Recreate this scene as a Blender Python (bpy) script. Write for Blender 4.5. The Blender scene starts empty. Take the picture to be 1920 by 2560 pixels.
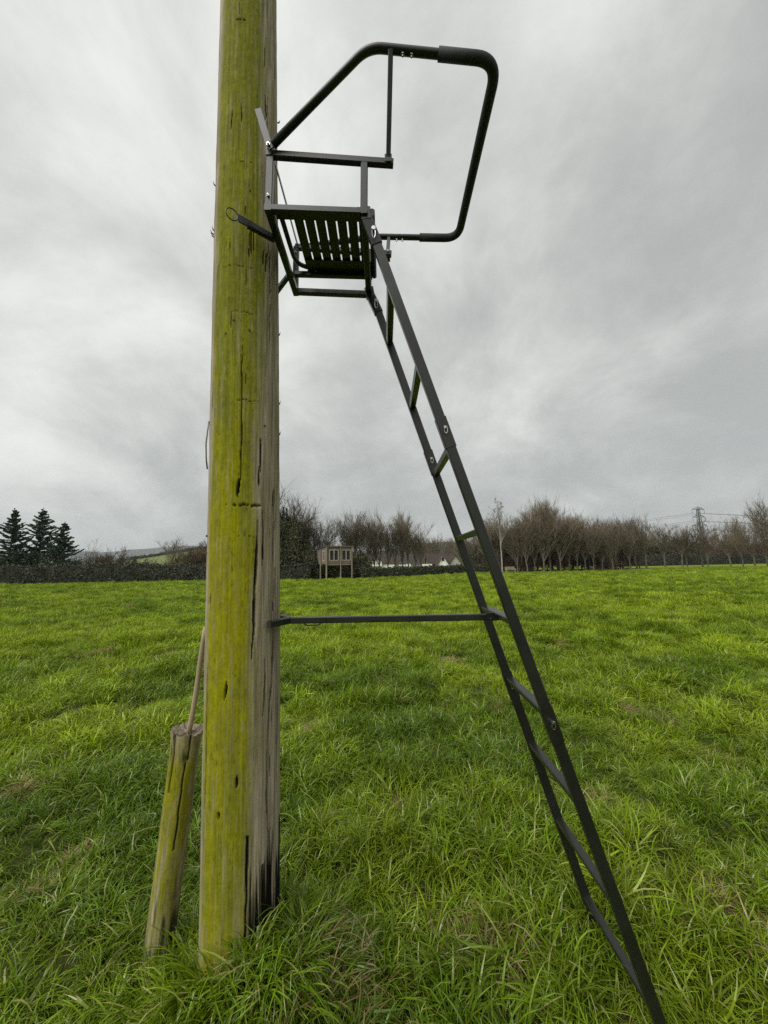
import bpy, math, random
import numpy as np
from mathutils import Vector, Matrix

R_ = math.radians
SC = bpy.context.scene
COL = SC.collection

# ------------------------------------------------------------------ camera
CAM_H, PITCH, ROLL = 1.6, R_(7.75), R_(-1.0)
_fw = Vector((0, math.cos(PITCH), math.sin(PITCH)))
_r = Vector((1, 0, 0)); _u = _r.cross(_fw)
_r2 = math.cos(ROLL) * _r + math.sin(ROLL) * _u
_u2 = -math.sin(ROLL) * _r + math.cos(ROLL) * _u
cd = bpy.data.cameras.new('camera'); cam = bpy.data.objects.new('camera', cd); COL.objects.link(cam)
cam.matrix_world = Matrix(((_r2.x, _u2.x, -_fw.x, 0), (_r2.y, _u2.y, -_fw.y, 0), (_r2.z, _u2.z, -_fw.z, CAM_H), (0, 0, 0, 1)))
cd.sensor_fit = 'VERTICAL'; cd.sensor_height = 24.0; cd.sensor_width = 18.0
cd.lens = 24.0 * 960 / 2560
cd.clip_start = 0.02; cd.clip_end = 20000
SC.camera = cam

# ------------------------------------------------------------------ world, sun, exposure
SUN_AZ, SUN_EL = R_(-128), R_(48)         # azimuth from +Y towards +X; the veiled sun stands to the left, behind the camera
sun_dir = Vector((math.sin(SUN_AZ) * math.cos(SUN_EL), math.cos(SUN_AZ) * math.cos(SUN_EL), math.sin(SUN_EL)))
W = bpy.data.worlds.new('World'); SC.world = W; W.use_nodes = True
W.cycles.sampling_method = 'MANUAL'; W.cycles.sample_map_resolution = 256
nt = W.node_tree; nt.nodes.clear()
def wn(t, **k):
    n = nt.nodes.new(t)
    for a, b in k.items(): setattr(n, a, b)
    return n
def wl(a, b): nt.links.new(a, b)
def wmath(op, a, b=None, c=None, clamp=False):
    n = wn('ShaderNodeMath', operation=op, use_clamp=clamp)
    for i, v in enumerate((a, b, c)):
        if v is None: continue
        if isinstance(v, (int, float)): n.inputs[i].default_value = v
        else: wl(v, n.inputs[i])
    return n.outputs[0]
out = wn('ShaderNodeOutputWorld')
sky = wn('ShaderNodeTexSky', sky_type='NISHITA'); sky.sun_disc = False
sky.sun_elevation = SUN_EL; sky.sun_rotation = SUN_AZ
tc = wn('ShaderNodeTexCoord'); sep = wn('ShaderNodeSeparateXYZ'); wl(tc.outputs['Generated'], sep.inputs[0])
dx, dy, dz = sep.outputs
zz = wmath('ADD', wmath('MAXIMUM', dz, 0.0), 0.50)
comb = wn('ShaderNodeCombineXYZ'); wl(wmath('DIVIDE', dx, zz), comb.inputs[0]); wl(wmath('DIVIDE', dy, zz), comb.inputs[1])
def wnoise(scale, det, rough, dist, off, rot=0.0, sx=1.0, sy=1.0):
    m = wn('ShaderNodeMapping'); wl(comb.outputs[0], m.inputs[0])
    m.inputs['Location'].default_value = off; m.inputs['Rotation'].default_value = (0, 0, rot); m.inputs['Scale'].default_value = (sx, sy, 1)
    n = wn('ShaderNodeTexNoise'); wl(m.outputs[0], n.inputs['Vector'])
    n.inputs['Scale'].default_value = scale; n.inputs['Detail'].default_value = det
    n.inputs['Roughness'].default_value = rough; n.inputs['Distortion'].default_value = dist
    return n.outputs[0]
n1 = wnoise(0.95, 3, 0.5, 0.0, (5.5, 7.7, 0), R_(25), 1.0, 0.9)
n2 = wnoise(2.7, 8, 0.60, 0.25, (2.0, 6.0, 0), R_(20), 1.0, 0.8)
mix = wmath('ADD', wmath('ADD', wmath('MULTIPLY', n1, 0.86), wmath('MULTIPLY', n2, 0.62)), -0.265)
# brighter towards the veiled sun on the left, greyer to the right
dot = wn('ShaderNodeVectorMath', operation='DOT_PRODUCT'); wl(tc.outputs['Generated'], dot.inputs[0])
dot.inputs[1].default_value = sun_dir
glow = wmath('MULTIPLY', wmath('POWER', wmath('MAXIMUM', wmath('ADD', wmath('MULTIPLY', dot.outputs['Value'], 0.5), 0.5), 0.0), 1.5), 0.22)
val = wmath('ADD', mix, wmath('SUBTRACT', glow, 0.10))
ramp = wn('ShaderNodeValToRGB'); wl(val, ramp.inputs[0])
cr = ramp.color_ramp; cr.interpolation = 'B_SPLINE'
cr.elements[0].position = 0.34; cr.elements[0].color = (0.37, 0.385, 0.375, 1)
cr.elements[1].position = 0.70; cr.elements[1].color = (0.82, 0.825, 0.795, 1)
for p, c in ((0.44, (0.48, 0.495, 0.475, 1)), (0.52, (0.60, 0.61, 0.585, 1)), (0.60, (0.71, 0.72, 0.69, 1))):
    e = cr.elements.new(p); e.color = c
# heavier, bluer cloud low down
hz = wmath('POWER', wmath('SUBTRACT', 1.0, wmath('MAXIMUM', dz, 0.0), None, True), 6.0)
hmix = wn('ShaderNodeMix', data_type='RGBA'); wl(wmath('MULTIPLY', hz, 0.62), hmix.inputs[0])
wl(ramp.outputs[0], hmix.inputs[6]); hmix.inputs[7].default_value = (0.40, 0.42, 0.415, 1)
bgs = wn('ShaderNodeBackground'); wl(sky.outputs[0], bgs.inputs[0]); bgs.inputs[1].default_value = 0.06
bgc = wn('ShaderNodeBackground'); wl(hmix.outputs[2], bgc.inputs[0]); bgc.inputs[1].default_value = 0.60
ms = wn('ShaderNodeMixShader'); ms.inputs[0].default_value = 0.97
wl(bgs.outputs[0], ms.inputs[1]); wl(bgc.outputs[0], ms.inputs[2]); wl(ms.outputs[0], out.inputs[0])

sd = bpy.data.lights.new('sun', 'SUN'); sd.energy = 1.5; sd.angle = R_(60); sd.color = (1.0, 0.97, 0.92)
so = bpy.data.objects.new('sun', sd); COL.objects.link(so)
so.rotation_euler = (-sun_dir).to_track_quat('-Z', 'Y').to_euler(); so.location = (-20, 10, 30)

SC.view_settings.view_transform = 'Standard'; SC.view_settings.look = 'None'
SC.view_settings.exposure = 1.0; SC.view_settings.gamma = 1.0
SC.view_settings.use_curve_mapping = False
SC.render.engine = 'CYCLES'
SC.cycles.use_adaptive_sampling = True; SC.cycles.adaptive_threshold = 0.008; SC.cycles.adaptive_min_samples = 64; SC.cycles.use_denoising = False; SC.cycles.denoising_prefilter = 'ACCURATE'; SC.cycles.max_bounces = 4; SC.cycles.diffuse_bounces = 2; SC.cycles.glossy_bounces = 2; SC.cycles.transmission_bounces = 2; SC.cycles.transparent_max_bounces = 6

# ------------------------------------------------------------------ numpy noise
def _hash(ix, iy, s):
    n = (ix.astype(np.int64) * 374761393 + iy.astype(np.int64) * 668265263 + s * 1274126177) & 0x7fffffff
    n = ((n ^ (n >> 13)) * 1274126177) & 0x7fffffff
    return ((n ^ (n >> 16)) & 0xffff) / 65535.0
def vnoise(x, y, s=0):
    x = np.asarray(x, float); y = np.asarray(y, float)
    ix = np.floor(x); iy = np.floor(y); fx = x - ix; fy = y - iy
    fx = fx * fx * (3 - 2 * fx); fy = fy * fy * (3 - 2 * fy)
    a = _hash(ix, iy, s); b = _hash(ix + 1, iy, s); c = _hash(ix, iy + 1, s); d = _hash(ix + 1, iy + 1, s)
    return (a * (1 - fx) + b * fx) * (1 - fy) + (c * (1 - fx) + d * fx) * fy
def fbm(x, y, s=0, o=4):
    t = 0; a = 0.5; n = 0
    for i in range(o):
        t = t + a * vnoise(np.asarray(x) * 2 ** i, np.asarray(y) * 2 ** i, s + i * 17); n += a; a *= 0.5
    return t / n
def ground_h(x, y):
    x = np.asarray(x, float); y = np.asarray(y, float)
    r = np.hypot(x, y); f = np.clip(1.6 - r / 60.0, 0.0, 1.0)
    h = (fbm(x / 1.3, y / 1.3, 5, 3) - 0.5) * 0.18 + (fbm(x / 0.40, y / 0.40, 9, 2) - 0.5) * 0.17
    # the ground rises a little round the pole and dips where the ladder stands
    h = h * f + 0.18 * np.exp(-((x + 0.52) ** 2 + (y - 1.58) ** 2) / 0.12) - 0.15 * np.exp(-((x - 0.98) ** 2 + (y - 1.35) ** 2) / 0.30)
    return h

# ------------------------------------------------------------------ mesh helpers
class MB:
    def __init__(s): s.v = []; s.f = []
    def add(s, vs, fs):
        o = len(s.v); s.v.extend([tuple(p) for p in vs]); s.f.extend([tuple(i + o for i in f) for f in fs]); return s
    def beam(s, p, q, w, h=None, up=(0, 0, 1), c=0.12, roll=0.0):
        """square tube, chamfered edges, w across, h along up"""
        h = h or w; p = Vector(p); q = Vector(q); d = (q - p).normalized(); up = Vector(up)
        if abs(d.dot(up)) > 0.98: up = Vector((1, 0, 0))
        sd_ = d.cross(up).normalized(); u = sd_.cross(d).normalized()
        m = min(w, h) * c; a = w / 2; b = h / 2
        prof = [(a - m, -b), (a, -b + m), (a, b - m), (a - m, b), (-a + m, b), (-a, b - m), (-a, -b + m), (-a + m, -b)]
        vs = [p + sd_ * x + u * y for x, y in prof] + [q + sd_ * x + u * y for x, y in prof]
        fs = [(i, (i + 1) % 8, 8 + (i + 1) % 8, 8 + i) for i in range(8)] + [tuple(range(7, -1, -1)), tuple(range(8, 16))]
        return s.add(vs, fs)
    def box(s, c, sz, rz=0.0):
        c = Vector(c); x, y, z = (k / 2 for k in sz); rot = Matrix.Rotation(rz, 3, 'Z')
        vs = [c + rot @ Vector((i * x, j * y, k * z)) for k in (-1, 1) for j in (-1, 1) for i in (-1, 1)]
        return s.add(vs, [(0, 2, 3, 1), (4, 5, 7, 6), (0, 1, 5, 4), (2, 6, 7, 3), (0, 4, 6, 2), (1, 3, 7, 5)])
    def tube(s, pts, r, n=12, cap=True, radii=None, closed=False):
        P = [Vector(p) for p in pts]; m = len(P); rings = []
        t0 = (P[1] - P[0]).normalized(); ref = Vector((0, 0, 1)) if abs(t0.z) < 0.9 else Vector((1, 0, 0))
        nrm = (ref - t0 * ref.dot(t0)).normalized(); vs = []
        for i, p in enumerate(P):
            if closed: t = (P[(i + 1) % m] - P[i - 1]).normalized()
            else: t = (P[min(i + 1, m - 1)] - P[max(i - 1, 0)]).normalized()
            nrm = (nrm - t * nrm.dot(t)).normalized(); b = t.cross(nrm)
            rr = radii[i] if radii else r
            vs += [p + (nrm * math.cos(2 * math.pi * k / n) + b * math.sin(2 * math.pi * k / n)) * rr for k in range(n)]
        fs = []
        for i in range(m if closed else m - 1):
            j = (i + 1) % m
            fs += [(i * n + k, i * n + (k + 1) % n, j * n + (k + 1) % n, j * n + k) for k in range(n)]
        if cap and not closed: fs += [tuple(range(n - 1, -1, -1)), tuple(range((m - 1) * n, m * n))]
        return s.add(vs, fs)
    def cyl(s, p, q, r, n=12): return s.tube([p, q], r, n)
    def build(s, name, mat, parent=None, origin=(0, 0, 0), smooth=False):
        o = Vector(origin)
        me = bpy.data.meshes.new(name)
        me.from_pydata([tuple(Vector(p) - o) for p in s.v], [], s.f); me.update()
        if smooth: me.shade_smooth() if hasattr(me, 'shade_smooth') else me.polygons.foreach_set('use_smooth', [True] * len(me.polygons))
        if mat: me.materials.append(mat)
        ob = bpy.data.objects.new(name, me); COL.objects.link(ob)
        if parent: ob.parent = parent
        else: ob.location = o
        return ob
def round_path(pts, rad, k=7):
    """polyline with rounded corners"""
    P = [Vector(p) for p in pts]; o = [P[0]]
    for i in range(1, len(P) - 1):
        a = (P[i - 1] - P[i]); b = (P[i + 1] - P[i]); la, lb = a.length, b.length; a.normalize(); b.normalize()
        rr = rad[i - 1] if isinstance(rad, (list, tuple)) else rad
        rr = min(rr, la * 0.48, lb * 0.48); A = P[i] + a * rr; B = P[i] + b * rr
        for j in range(k + 1):
            t = j / k; o.append(A * (1 - t) ** 2 + P[i] * 2 * t * (1 - t) + B * t ** 2)
    o.append(P[-1]); return o
def empty(name, loc, label=None, cat=None, group=None):
    e = bpy.data.objects.new(name, None); COL.objects.link(e); e.location = loc; e.empty_display_size = 0.2
    tag(e, label, cat, group); return e
def tag(o, label=None, cat=None, group=None, kind=None):
    if label: o['label'] = label
    if cat: o['category'] = cat
    if group: o['group'] = group
    if kind: o['kind'] = kind
    return o
def np_mesh(name, V, F, mat, smooth=False, attrs=None):
    """V (n,3) array, F (m,3|4) array"""
    me = bpy.data.meshes.new(name); V = np.asarray(V, np.float32); F = np.asarray(F, np.int32)
    k = F.shape[1]
    me.vertices.add(len(V)); me.vertices.foreach_set('co', V.ravel())
    me.loops.add(F.size); me.loops.foreach_set('vertex_index', F.ravel())
    me.polygons.add(len(F)); me.polygons.foreach_set('loop_start', np.arange(0, F.size, k, dtype=np.int32))
    me.polygons.foreach_set('use_smooth', np.full(len(F), smooth))
    me.update(calc_edges=True)
    if mat: me.materials.append(mat)
    for n, a in (attrs or {}).items():
        a = np.asarray(a, np.float32)
        if a.ndim == 1:
            t = me.attributes.new(n, 'FLOAT', 'POINT'); t.data.foreach_set('value', a)
        else:
            t = me.attributes.new(n, 'FLOAT_VECTOR', 'POINT'); t.data.foreach_set('vector', a.ravel())
    return me

# ------------------------------------------------------------------ materials
class NT:
    def __init__(s, name):
        s.m = bpy.data.materials.new(name); s.m.use_nodes = True; s.t = s.m.node_tree; s.t.nodes.clear()
        s.out = s.n('ShaderNodeOutputMaterial'); s.b = s.n('ShaderNodeBsdfPrincipled'); s.l(s.b.outputs[0], s.out.inputs[0])
    def n(s, t, **k):
        o = s.t.nodes.new(t)
        for a, b in k.items(): setattr(o, a, b)
        return o
    def l(s, a, b): s.t.links.new(a, b)
    def put(s, sock, v):
        if isinstance(v, bpy.types.NodeSocket): s.l(v, sock)
        else: sock.default_value = v
    def math(s, op, a, b=0.0, c=0.0, clamp=False):
        o = s.n('ShaderNodeMath', operation=op, use_clamp=clamp)
        for i, v in enumerate((a, b, c)): s.put(o.inputs[i], v)
        return o.outputs[0]
    def mix(s, f, a, b):
        o = s.n('ShaderNodeMix', data_type='RGBA'); s.put(o.inputs[0], f)
        for i, v in ((6, a), (7, b)): s.put(o.inputs[i], v if isinstance(v, bpy.types.NodeSocket) else (*v, 1))
        return o.outputs[2]
    def noise(s, scale, det=4, rough=0.55, vec=None, sc=None, coord='Object', dist=0.0):
        if vec is None: vec = s.n('ShaderNodeTexCoord').outputs[coord]
        if sc:
            m = s.n('ShaderNodeMapping'); s.l(vec, m.inputs[0]); m.inputs['Scale'].default_value = sc; vec = m.outputs[0]
        o = s.n('ShaderNodeTexNoise'); s.l(vec, o.inputs['Vector'])
        o.inputs['Scale'].default_value = scale; o.inputs['Detail'].default_value = det; o.inputs['Roughness'].default_value = rough
        o.inputs['Distortion'].default_value = dist
        return o.outputs[0]
    def ramp(s, f, stops):
        o = s.n('ShaderNodeValToRGB'); s.l(f, o.inputs[0]); e = o.color_ramp.elements
        while len(e) < len(stops): e.new(0.5)
        for i, (p, c) in enumerate(stops):
            e[i].position = p; e[i].color = (*c, 1) if hasattr(c, '__len__') else (c, c, c, 1)
        return o.outputs[0]
    def attr(s, name, typ='GEOMETRY', out='Fac'):
        o = s.n('ShaderNodeAttribute'); o.attribute_name = name; o.attribute_type = typ; return o.outputs[out]
    def bump(s, h, strength=0.3, dist=0.01):
        o = s.n('ShaderNodeBump'); s.l(h, o.inputs['Height']); o.inputs['Strength'].default_value = strength; o.inputs['Distance'].default_value = dist
        s.l(o.outputs[0], s.b.inputs['Normal']); return o
    def set(s, **k):
        for a, v in k.items():
            s.put(s.b.inputs[a.replace('_', ' ')], (*v, 1) if isinstance(v, tuple) and len(v) == 3 else v)
        return s
def simple(name, c1, c2, scale=6.0, rough=0.7, metal=0.0, bump=0.0, sc=None, det=4, spec=0.5, coord='Object'):
    t = NT(name); f = t.noise(scale, det, 0.6, sc=sc, coord=coord)
    t.set(Base_Color=t.mix(t.ramp(f, [(0.3, 0.0), (0.7, 1.0)]), c1, c2), Roughness=rough, Metallic=metal)
    t.b.inputs['Specular IOR Level'].default_value = spec
    if bump: t.bump(f, bump, 0.02)
    return t.m

def paint_mat():
    t = NT('olive_powder_coat'); f = t.noise(9, 5, 0.6); g = t.noise(420, 3, 0.6); s_ = t.noise(38, 4, 0.7)
    base = t.mix(t.ramp(f, [(0.3, 0.0), (0.7, 1.0)]), (0.0085, 0.0095, 0.0070), (0.0150, 0.0165, 0.0120))
    base = t.mix(t.ramp(s_, [(0.66, 0.0), (0.8, 0.45)]), base, (0.04, 0.04, 0.033))
    t.set(Base_Color=base, Roughness=t.math('ADD', t.math('MULTIPLY', f, 0.20), 0.22)); t.bump(g, 0.12, 0.001)
    return t.m
M = {}
M['paint'] = paint_mat()
M['foam'] = simple('black_foam', (0.010, 0.012, 0.011), (0.018, 0.020, 0.018), 30, 0.75, bump=0.1)
M['zinc'] = simple('zinc_steel', (0.42, 0.42, 0.40), (0.58, 0.58, 0.55), 60, 0.32, 1.0)
M['strip'] = simple('galvanised_strip', (0.12, 0.12, 0.115), (0.22, 0.22, 0.21), 40, 0.5, 0.6)
M['bark'] = simple('grey_brown_bark', (0.075, 0.062, 0.042), (0.15, 0.128, 0.092), 3, 0.9)
M['twig'] = simple('brown_twigs', (0.100, 0.079, 0.050), (0.168, 0.134, 0.090), 1.2, 0.85)
M['bark_dark'] = simple('dark_bare_branches', (0.070, 0.058, 0.040), (0.12, 0.10, 0.07), 1.2, 0.85)
M['twig_red'] = simple('russet_twigs', (0.085, 0.050, 0.036), (0.14, 0.085, 0.060), 1.0, 0.85)
M['birch'] = simple('pale_birch_bark', (0.20, 0.17, 0.14), (0.34, 0.31, 0.27), 3, 0.85)
M['needle'] = simple('dark_spruce_needles', (0.040, 0.070, 0.048), (0.080, 0.122, 0.075), 1.5, 0.7)
M['ivy'] = simple('dark_ivy_leaves', (0.034, 0.040, 0.015), (0.095, 0.092, 0.040), 1.6, 0.7)
M['hedge'] = simple('winter_hedge_leaves', (0.024, 0.032, 0.014), (0.066, 0.070, 0.034), 0.9, 0.75, det=8)
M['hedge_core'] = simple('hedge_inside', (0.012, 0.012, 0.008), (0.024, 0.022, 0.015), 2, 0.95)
M['scrub'] = simple('brown_scrub', (0.075, 0.060, 0.035), (0.12, 0.095, 0.055), 1.0, 0.9)

def pole_mat():
    t = NT('weathered_pole_wood')
    co = t.n('ShaderNodeTexCoord').outputs['Object']
    grain = t.noise(60, 6, 0.65, vec=co, sc=(1, 1, 0.035), dist=0.3)
    grain2 = t.noise(170, 4, 0.7, vec=co, sc=(1, 1, 0.03))
    blot = t.noise(11, 7, 0.68, vec=co, sc=(1, 1, 0.55))
    speck = t.noise(95, 3, 0.62, vec=co, sc=(1, 1, 0.30))
    moss = t.noise(48, 6, 0.74, vec=co, sc=(1, 1, 0.7))
    alg = t.attr('algae'); tar = t.attr('tar'); crk = t.attr('crack'); fresh = t.attr('fresh')
    wood = t.mix(t.ramp(grain, [(0.36, 0.0), (0.64, 1.0)]), (0.165, 0.135, 0.090), (0.460, 0.400, 0.295))
    wood = t.mix(t.ramp(blot, [(0.42, 0.0), (0.7, 0.55)]), wood, (0.25, 0.22, 0.15))
    wood = t.mix(t.ramp(grain2, [(0.60, 0.0), (0.72, 0.75)]), wood, (0.035, 0.029, 0.021))
    g_old = t.mix(t.ramp(moss, [(0.3, 0.0), (0.7, 1.0)]), (0.110, 0.119, 0.010), (0.205, 0.210, 0.020))
    g_new = t.mix(t.ramp(moss, [(0.3, 0.0), (0.7, 1.0)]), (0.190, 0.188, 0.003), (0.310, 0.300, 0.007))
    green = t.mix(fresh, g_old, g_new)
    green = t.mix(t.ramp(blot, [(0.48, 0.0), (0.68, 0.6)]), green, (0.130, 0.122, 0.030))
    green = t.mix(t.ramp(blot, [(0.28, 0.5), (0.42, 0.0)]), green, (0.100, 0.110, 0.012))
    green = t.mix(t.ramp(speck, [(0.60, 0.0), (0.70, 0.7)]), green, (0.055, 0.052, 0.016))
    green = t.mix(t.ramp(grain2, [(0.62, 0.0), (0.76, 0.4)]), green, (0.060, 0.055, 0.018))
    c = t.mix(alg, wood, green)
    c = t.mix(tar, c, (0.008, 0.007, 0.006))
    c = t.mix(crk, c, (0.020, 0.016, 0.011))  # shade of the crack depth is put into the colour
    t.set(Base_Color=c, Roughness=0.9); t.b.inputs['Specular IOR Level'].default_value = 0.06
    h = t.math('ADD', t.math('MULTIPLY', grain, 0.4), t.math('MULTIPLY', t.math('ADD', grain2, t.math('MULTIPLY', moss, 2.0)), 0.4))
    t.bump(h, 0.55, 0.006)
    return t.m
M['pole'] = pole_mat()

# ------------------------------------------------------------------ ground
def field_mat():
    t = NT('meadow_ground')
    co = t.n('ShaderNodeTexCoord').outputs['Object']
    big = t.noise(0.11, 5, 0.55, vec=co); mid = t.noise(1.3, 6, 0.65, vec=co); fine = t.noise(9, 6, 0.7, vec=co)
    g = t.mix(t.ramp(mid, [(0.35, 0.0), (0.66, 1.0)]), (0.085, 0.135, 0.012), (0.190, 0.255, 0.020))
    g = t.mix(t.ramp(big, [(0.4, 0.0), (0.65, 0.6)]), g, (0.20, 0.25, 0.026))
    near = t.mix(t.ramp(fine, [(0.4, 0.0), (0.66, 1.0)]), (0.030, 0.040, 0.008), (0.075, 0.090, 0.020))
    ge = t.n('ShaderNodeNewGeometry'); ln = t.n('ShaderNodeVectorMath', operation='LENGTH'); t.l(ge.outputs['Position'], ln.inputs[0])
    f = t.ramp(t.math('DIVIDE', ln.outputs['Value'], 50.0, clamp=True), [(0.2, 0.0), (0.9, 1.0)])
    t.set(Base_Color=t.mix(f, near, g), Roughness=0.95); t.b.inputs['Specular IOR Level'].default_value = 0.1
    t.bump(t.math('ADD', mid, fine), 0.6, 0.15)
    return t.m
na = 420
rad = np.concatenate([[0.25], 0.5 * 1.028 ** np.arange(0, 235)]); rad = np.concatenate([rad, [rad[-1] * k for k in (1.3, 1.8, 2.6, 4, 6, 9, 14)]])
ang = np.linspace(0, 2 * math.pi, na, endpoint=False)
RR, AA = np.meshgrid(rad, ang, indexing='ij')
gx = (RR * np.cos(AA)).ravel(); gy = (RR * np.sin(AA)).ravel()
V = np.stack([gx, gy, ground_h(gx, gy)], 1); V = np.vstack([V, [[0, 0, 0]]])
i, j = np.meshgrid(np.arange(len(rad) - 1), np.arange(na), indexing='ij'); j2 = (j + 1) % na
F = np.stack([i * na + j, (i + 1) * na + j, (i + 1) * na + j2, i * na + j2], -1).reshape(-1, 4)
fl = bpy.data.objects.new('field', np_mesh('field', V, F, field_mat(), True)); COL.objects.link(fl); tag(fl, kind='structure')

# ------------------------------------------------------------------ the pole
PX, PY, PSL = -0.5797, 1.68, -0.0207
def build_pole():
    rng = np.random.default_rng(4)
    nphi = 300
    # finer steps on the weathered side is not needed: even all round
    zs = np.concatenate([np.linspace(-0.4, 4.9, 1000), np.linspace(4.95, 8.0, 60)])
    ph = np.linspace(-180, 180, nphi, endpoint=False)
    Z, P = np.meshgrid(zs, ph, indexing='ij')
    cdir = math.atan2(-PY, -PX - 0.0)
    r = 0.1465 + 0.002 * np.sin((Z - 0.5) * 1.1) - 0.0022 * np.clip(Z - 3.2, 0, 9)
    a = np.radians(P) + cdir
    # lobed, slightly uneven section and long grain ridges
    r = r + 0.0022 * np.sin(3 * a + 0.8 * Z) + 0.0016 * np.sin(5 * a - 0.5 * Z)
    pw = (P + 180) / 360 * 90
    gr = fbm(np.cos(a) * 16 + 40, np.sin(a) * 16 + 40 + Z * 0.35, 3, 4); gr2 = fbm(pw * 1.6, Z * 5.0, 7, 4)
    r = r + (gr - 0.5) * 0.0035 + (gr2 - 0.5) * 0.0035
    bmp = fbm(pw * 0.5, Z * 9, 31, 3); r = r + (bmp - 0.5) * 0.0016
    crack = np.zeros_like(Z)
    def cr_(pts, w, dep, seed=1, taper=True):
        z0 = min(p[1] for p in pts); z1 = max(p[1] for p in pts)
        i0 = np.searchsorted(zs, z0); i1 = np.searchsorted(zs, z1)
        if i1 - i0 < 2: return
        q = sorted(pts, key=lambda t: t[1]); zl = zs[i0:i1]
        c = np.interp(zl, [t[1] for t in q], [t[0] for t in q]) + (fbm(zl * 7, zl * 0 + seed, seed, 3) - 0.5) * 5.0
        t = np.clip((zl - z0) / (z1 - z0), 0, 1)
        ww = w * (np.sin(np.pi * t) ** 0.5 if taper else 1.0) * (0.55 + 0.9 * fbm(zl * 18, zl * 0 + seed * 3, seed + 5, 2))
        j0 = max(0, np.searchsorted(ph, c.min() - 3 * w)); j1 = np.searchsorted(ph, c.max() + 3 * w)
        d = np.abs(ph[None, j0:j1] - c[:, None]) / np.maximum(ww, 1e-3)[:, None]
        k = np.clip(1.35 - d, 0, 1)
        r[i0:i1, j0:j1] -= dep * np.clip(k * 1.6, 0, 1)
        crack[i0:i1, j0:j1] = np.maximum(crack[i0:i1, j0:j1], np.clip(k * 1.8, 0, 1))
    cr_([(21.3, 1.79), (19.4, 1.562), (16.7, 1.437), (15.0, 1.235)], 1.9, 0.020, 1)
    cr_([(31.0, 1.83), (29.9, 1.60)], 1.2, 0.012, 2)
    cr_([(55.9, 1.93), (56.1, 1.80)], 2.2, 0.014, 3); cr_([(53.5, 1.79), (53.8, 1.61)], 1.6, 0.012, 4)
    cr_([(57.5, 1.60), (56.4, 1.427), (55.4, 1.298), (43.0, 0.90)], 2.0, 0.016, 5)
    cr_([(27.2, 2.14), (27.5, 1.99)], 1.5, 0.012, 6); cr_([(23.5, 2.02), (23.2, 1.93)], 1.3, 0.010, 16)
    cr_([(-3.5, 2.60), (-4.0, 2.319), (-6.4, 1.957), (-9.0, 1.86)], 0.75, 0.010, 7)
    cr_([(-7.6, 1.96), (-9.1, 1.885)], 2.0, 0.016, 8)
    cr_([(44.1, 3.06), (44.4, 2.84)], 1.5, 0.014, 9); cr_([(36, 3.03), (34, 2.93)], 1.2, 0.012, 10)
    cr_([(-21.8, 1.170), (-24.5, 1.100)], 1.6, 0.014, 11); cr_([(-3.8, 0.832), (-4.2, 0.790)], 1.6, 0.012, 12); cr_([(-29.5, 0.712), (-29.4, 0.69)], 1.6, 0.012, 13)
    cr_([(-57.5, 1.25), (-58.1, 0.949), (-58.6, 0.70)], 1.6, 0.010, 14); cr_([(-61, 2.4), (-62, 2.25)], 1.6, 0.010, 15)
    cr_([(10, 0.62), (10, -0.2)], 1.4, 0.016, 20, False); cr_([(33, 0.5), (30, -0.2)], 1.6, 0.014, 21, False); cr_([(48, 0.6), (50, -0.2)], 1.4, 0.012, 22, False)
    cr_([(8.7, 3.16), (8.5, 2.98)], 0.9, 0.008, 23); cr_([(12.5, 3.12), (12, 3.0)], 0.8, 0.008, 24); cr_([(40, 0.9), (44, 0.55)], 1.2, 0.012, 25)
    cr_([(60, 4.3), (58, 3.9)], 1.3, 0.010, 26); cr_([(38, 3.9), (36, 3.5)], 1.3, 0.010, 27); cr_([(-30, 3.75), (-31, 3.62)], 0.9, 0.007, 28)
    cr_([(-8, 0.3), (-8, 0.0)], 1.0, 0.008, 29); cr_([(36, 1.25), (33, 1.02)], 1.0, 0.008, 30); cr_([(66, 1.3), (68, 0.7)], 1.6, 0.010, 33)
    for k in range(26):
        p0 = rng.uniform(-85, 85); z0 = rng.uniform(0.2, 4.6); L = rng.uniform(0.015, 0.09)
        cr_([(p0, z0), (p0 + rng.uniform(-.6, .6), z0 + L)], rng.uniform(0.5, 1.1), rng.uniform(0.002, 0.006), 50 + k)
    for k in range(14):
        p0 = rng.uniform(24, 85); z0 = rng.uniform(0.2, 4.6); L = rng.uniform(0.08, 0.35)
        cr_([(p0, z0), (p0 + rng.uniform(-1.5, 1.5), z0 + L)], rng.uniform(0.5, 1.1), rng.uniform(0.004, 0.009), 150 + k)
    # cross cuts
    def cut(p0, p1, z, w, dep, seed):
        nonlocal r, crack
        zc = z + (fbm(P * 0.12, P * 0 + seed, seed, 3) - 0.5) * 0.016
        k = np.clip(1.3 - np.abs(Z - zc) / (w * (0.4 + fbm(P * 0.3, P * 0 + 3, seed + 2, 2))), 0, 1) * ((P > p0) & (P < p1)) * (fbm(P * 0.22, P * 0, seed + 4, 2) > 0.36)
        r = r - dep * k; crack = np.maximum(crack, k)
    cut(-27, 31, 1.846, 0.006, 0.010, 61); cut(-25, -3, 4.26, 0.006, 0.008, 62); cut(-14, 8, 3.46, 0.003, 0.004, 63)
    cut(-30, 18, 2.70, 0.0022, 0.003, 64); cut(-20, 25, 2.30, 0.0022, 0.003, 65); cut(-40, 10, 2.92, 0.002, 0.003, 66); cut(-10, 20, 1.72, 0.002, 0.003, 67)
    # algae covers the side that faces left; its edge wanders
    edge = np.interp(Z, [0, 0.48, 0.675, 1.02, 1.468, 1.823, 2.31, 3.017, 3.5, 4.2, 8], [6.5, 7.5, 12, 15, 19, 22, 26, 34, 26, 28, 28])
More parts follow.
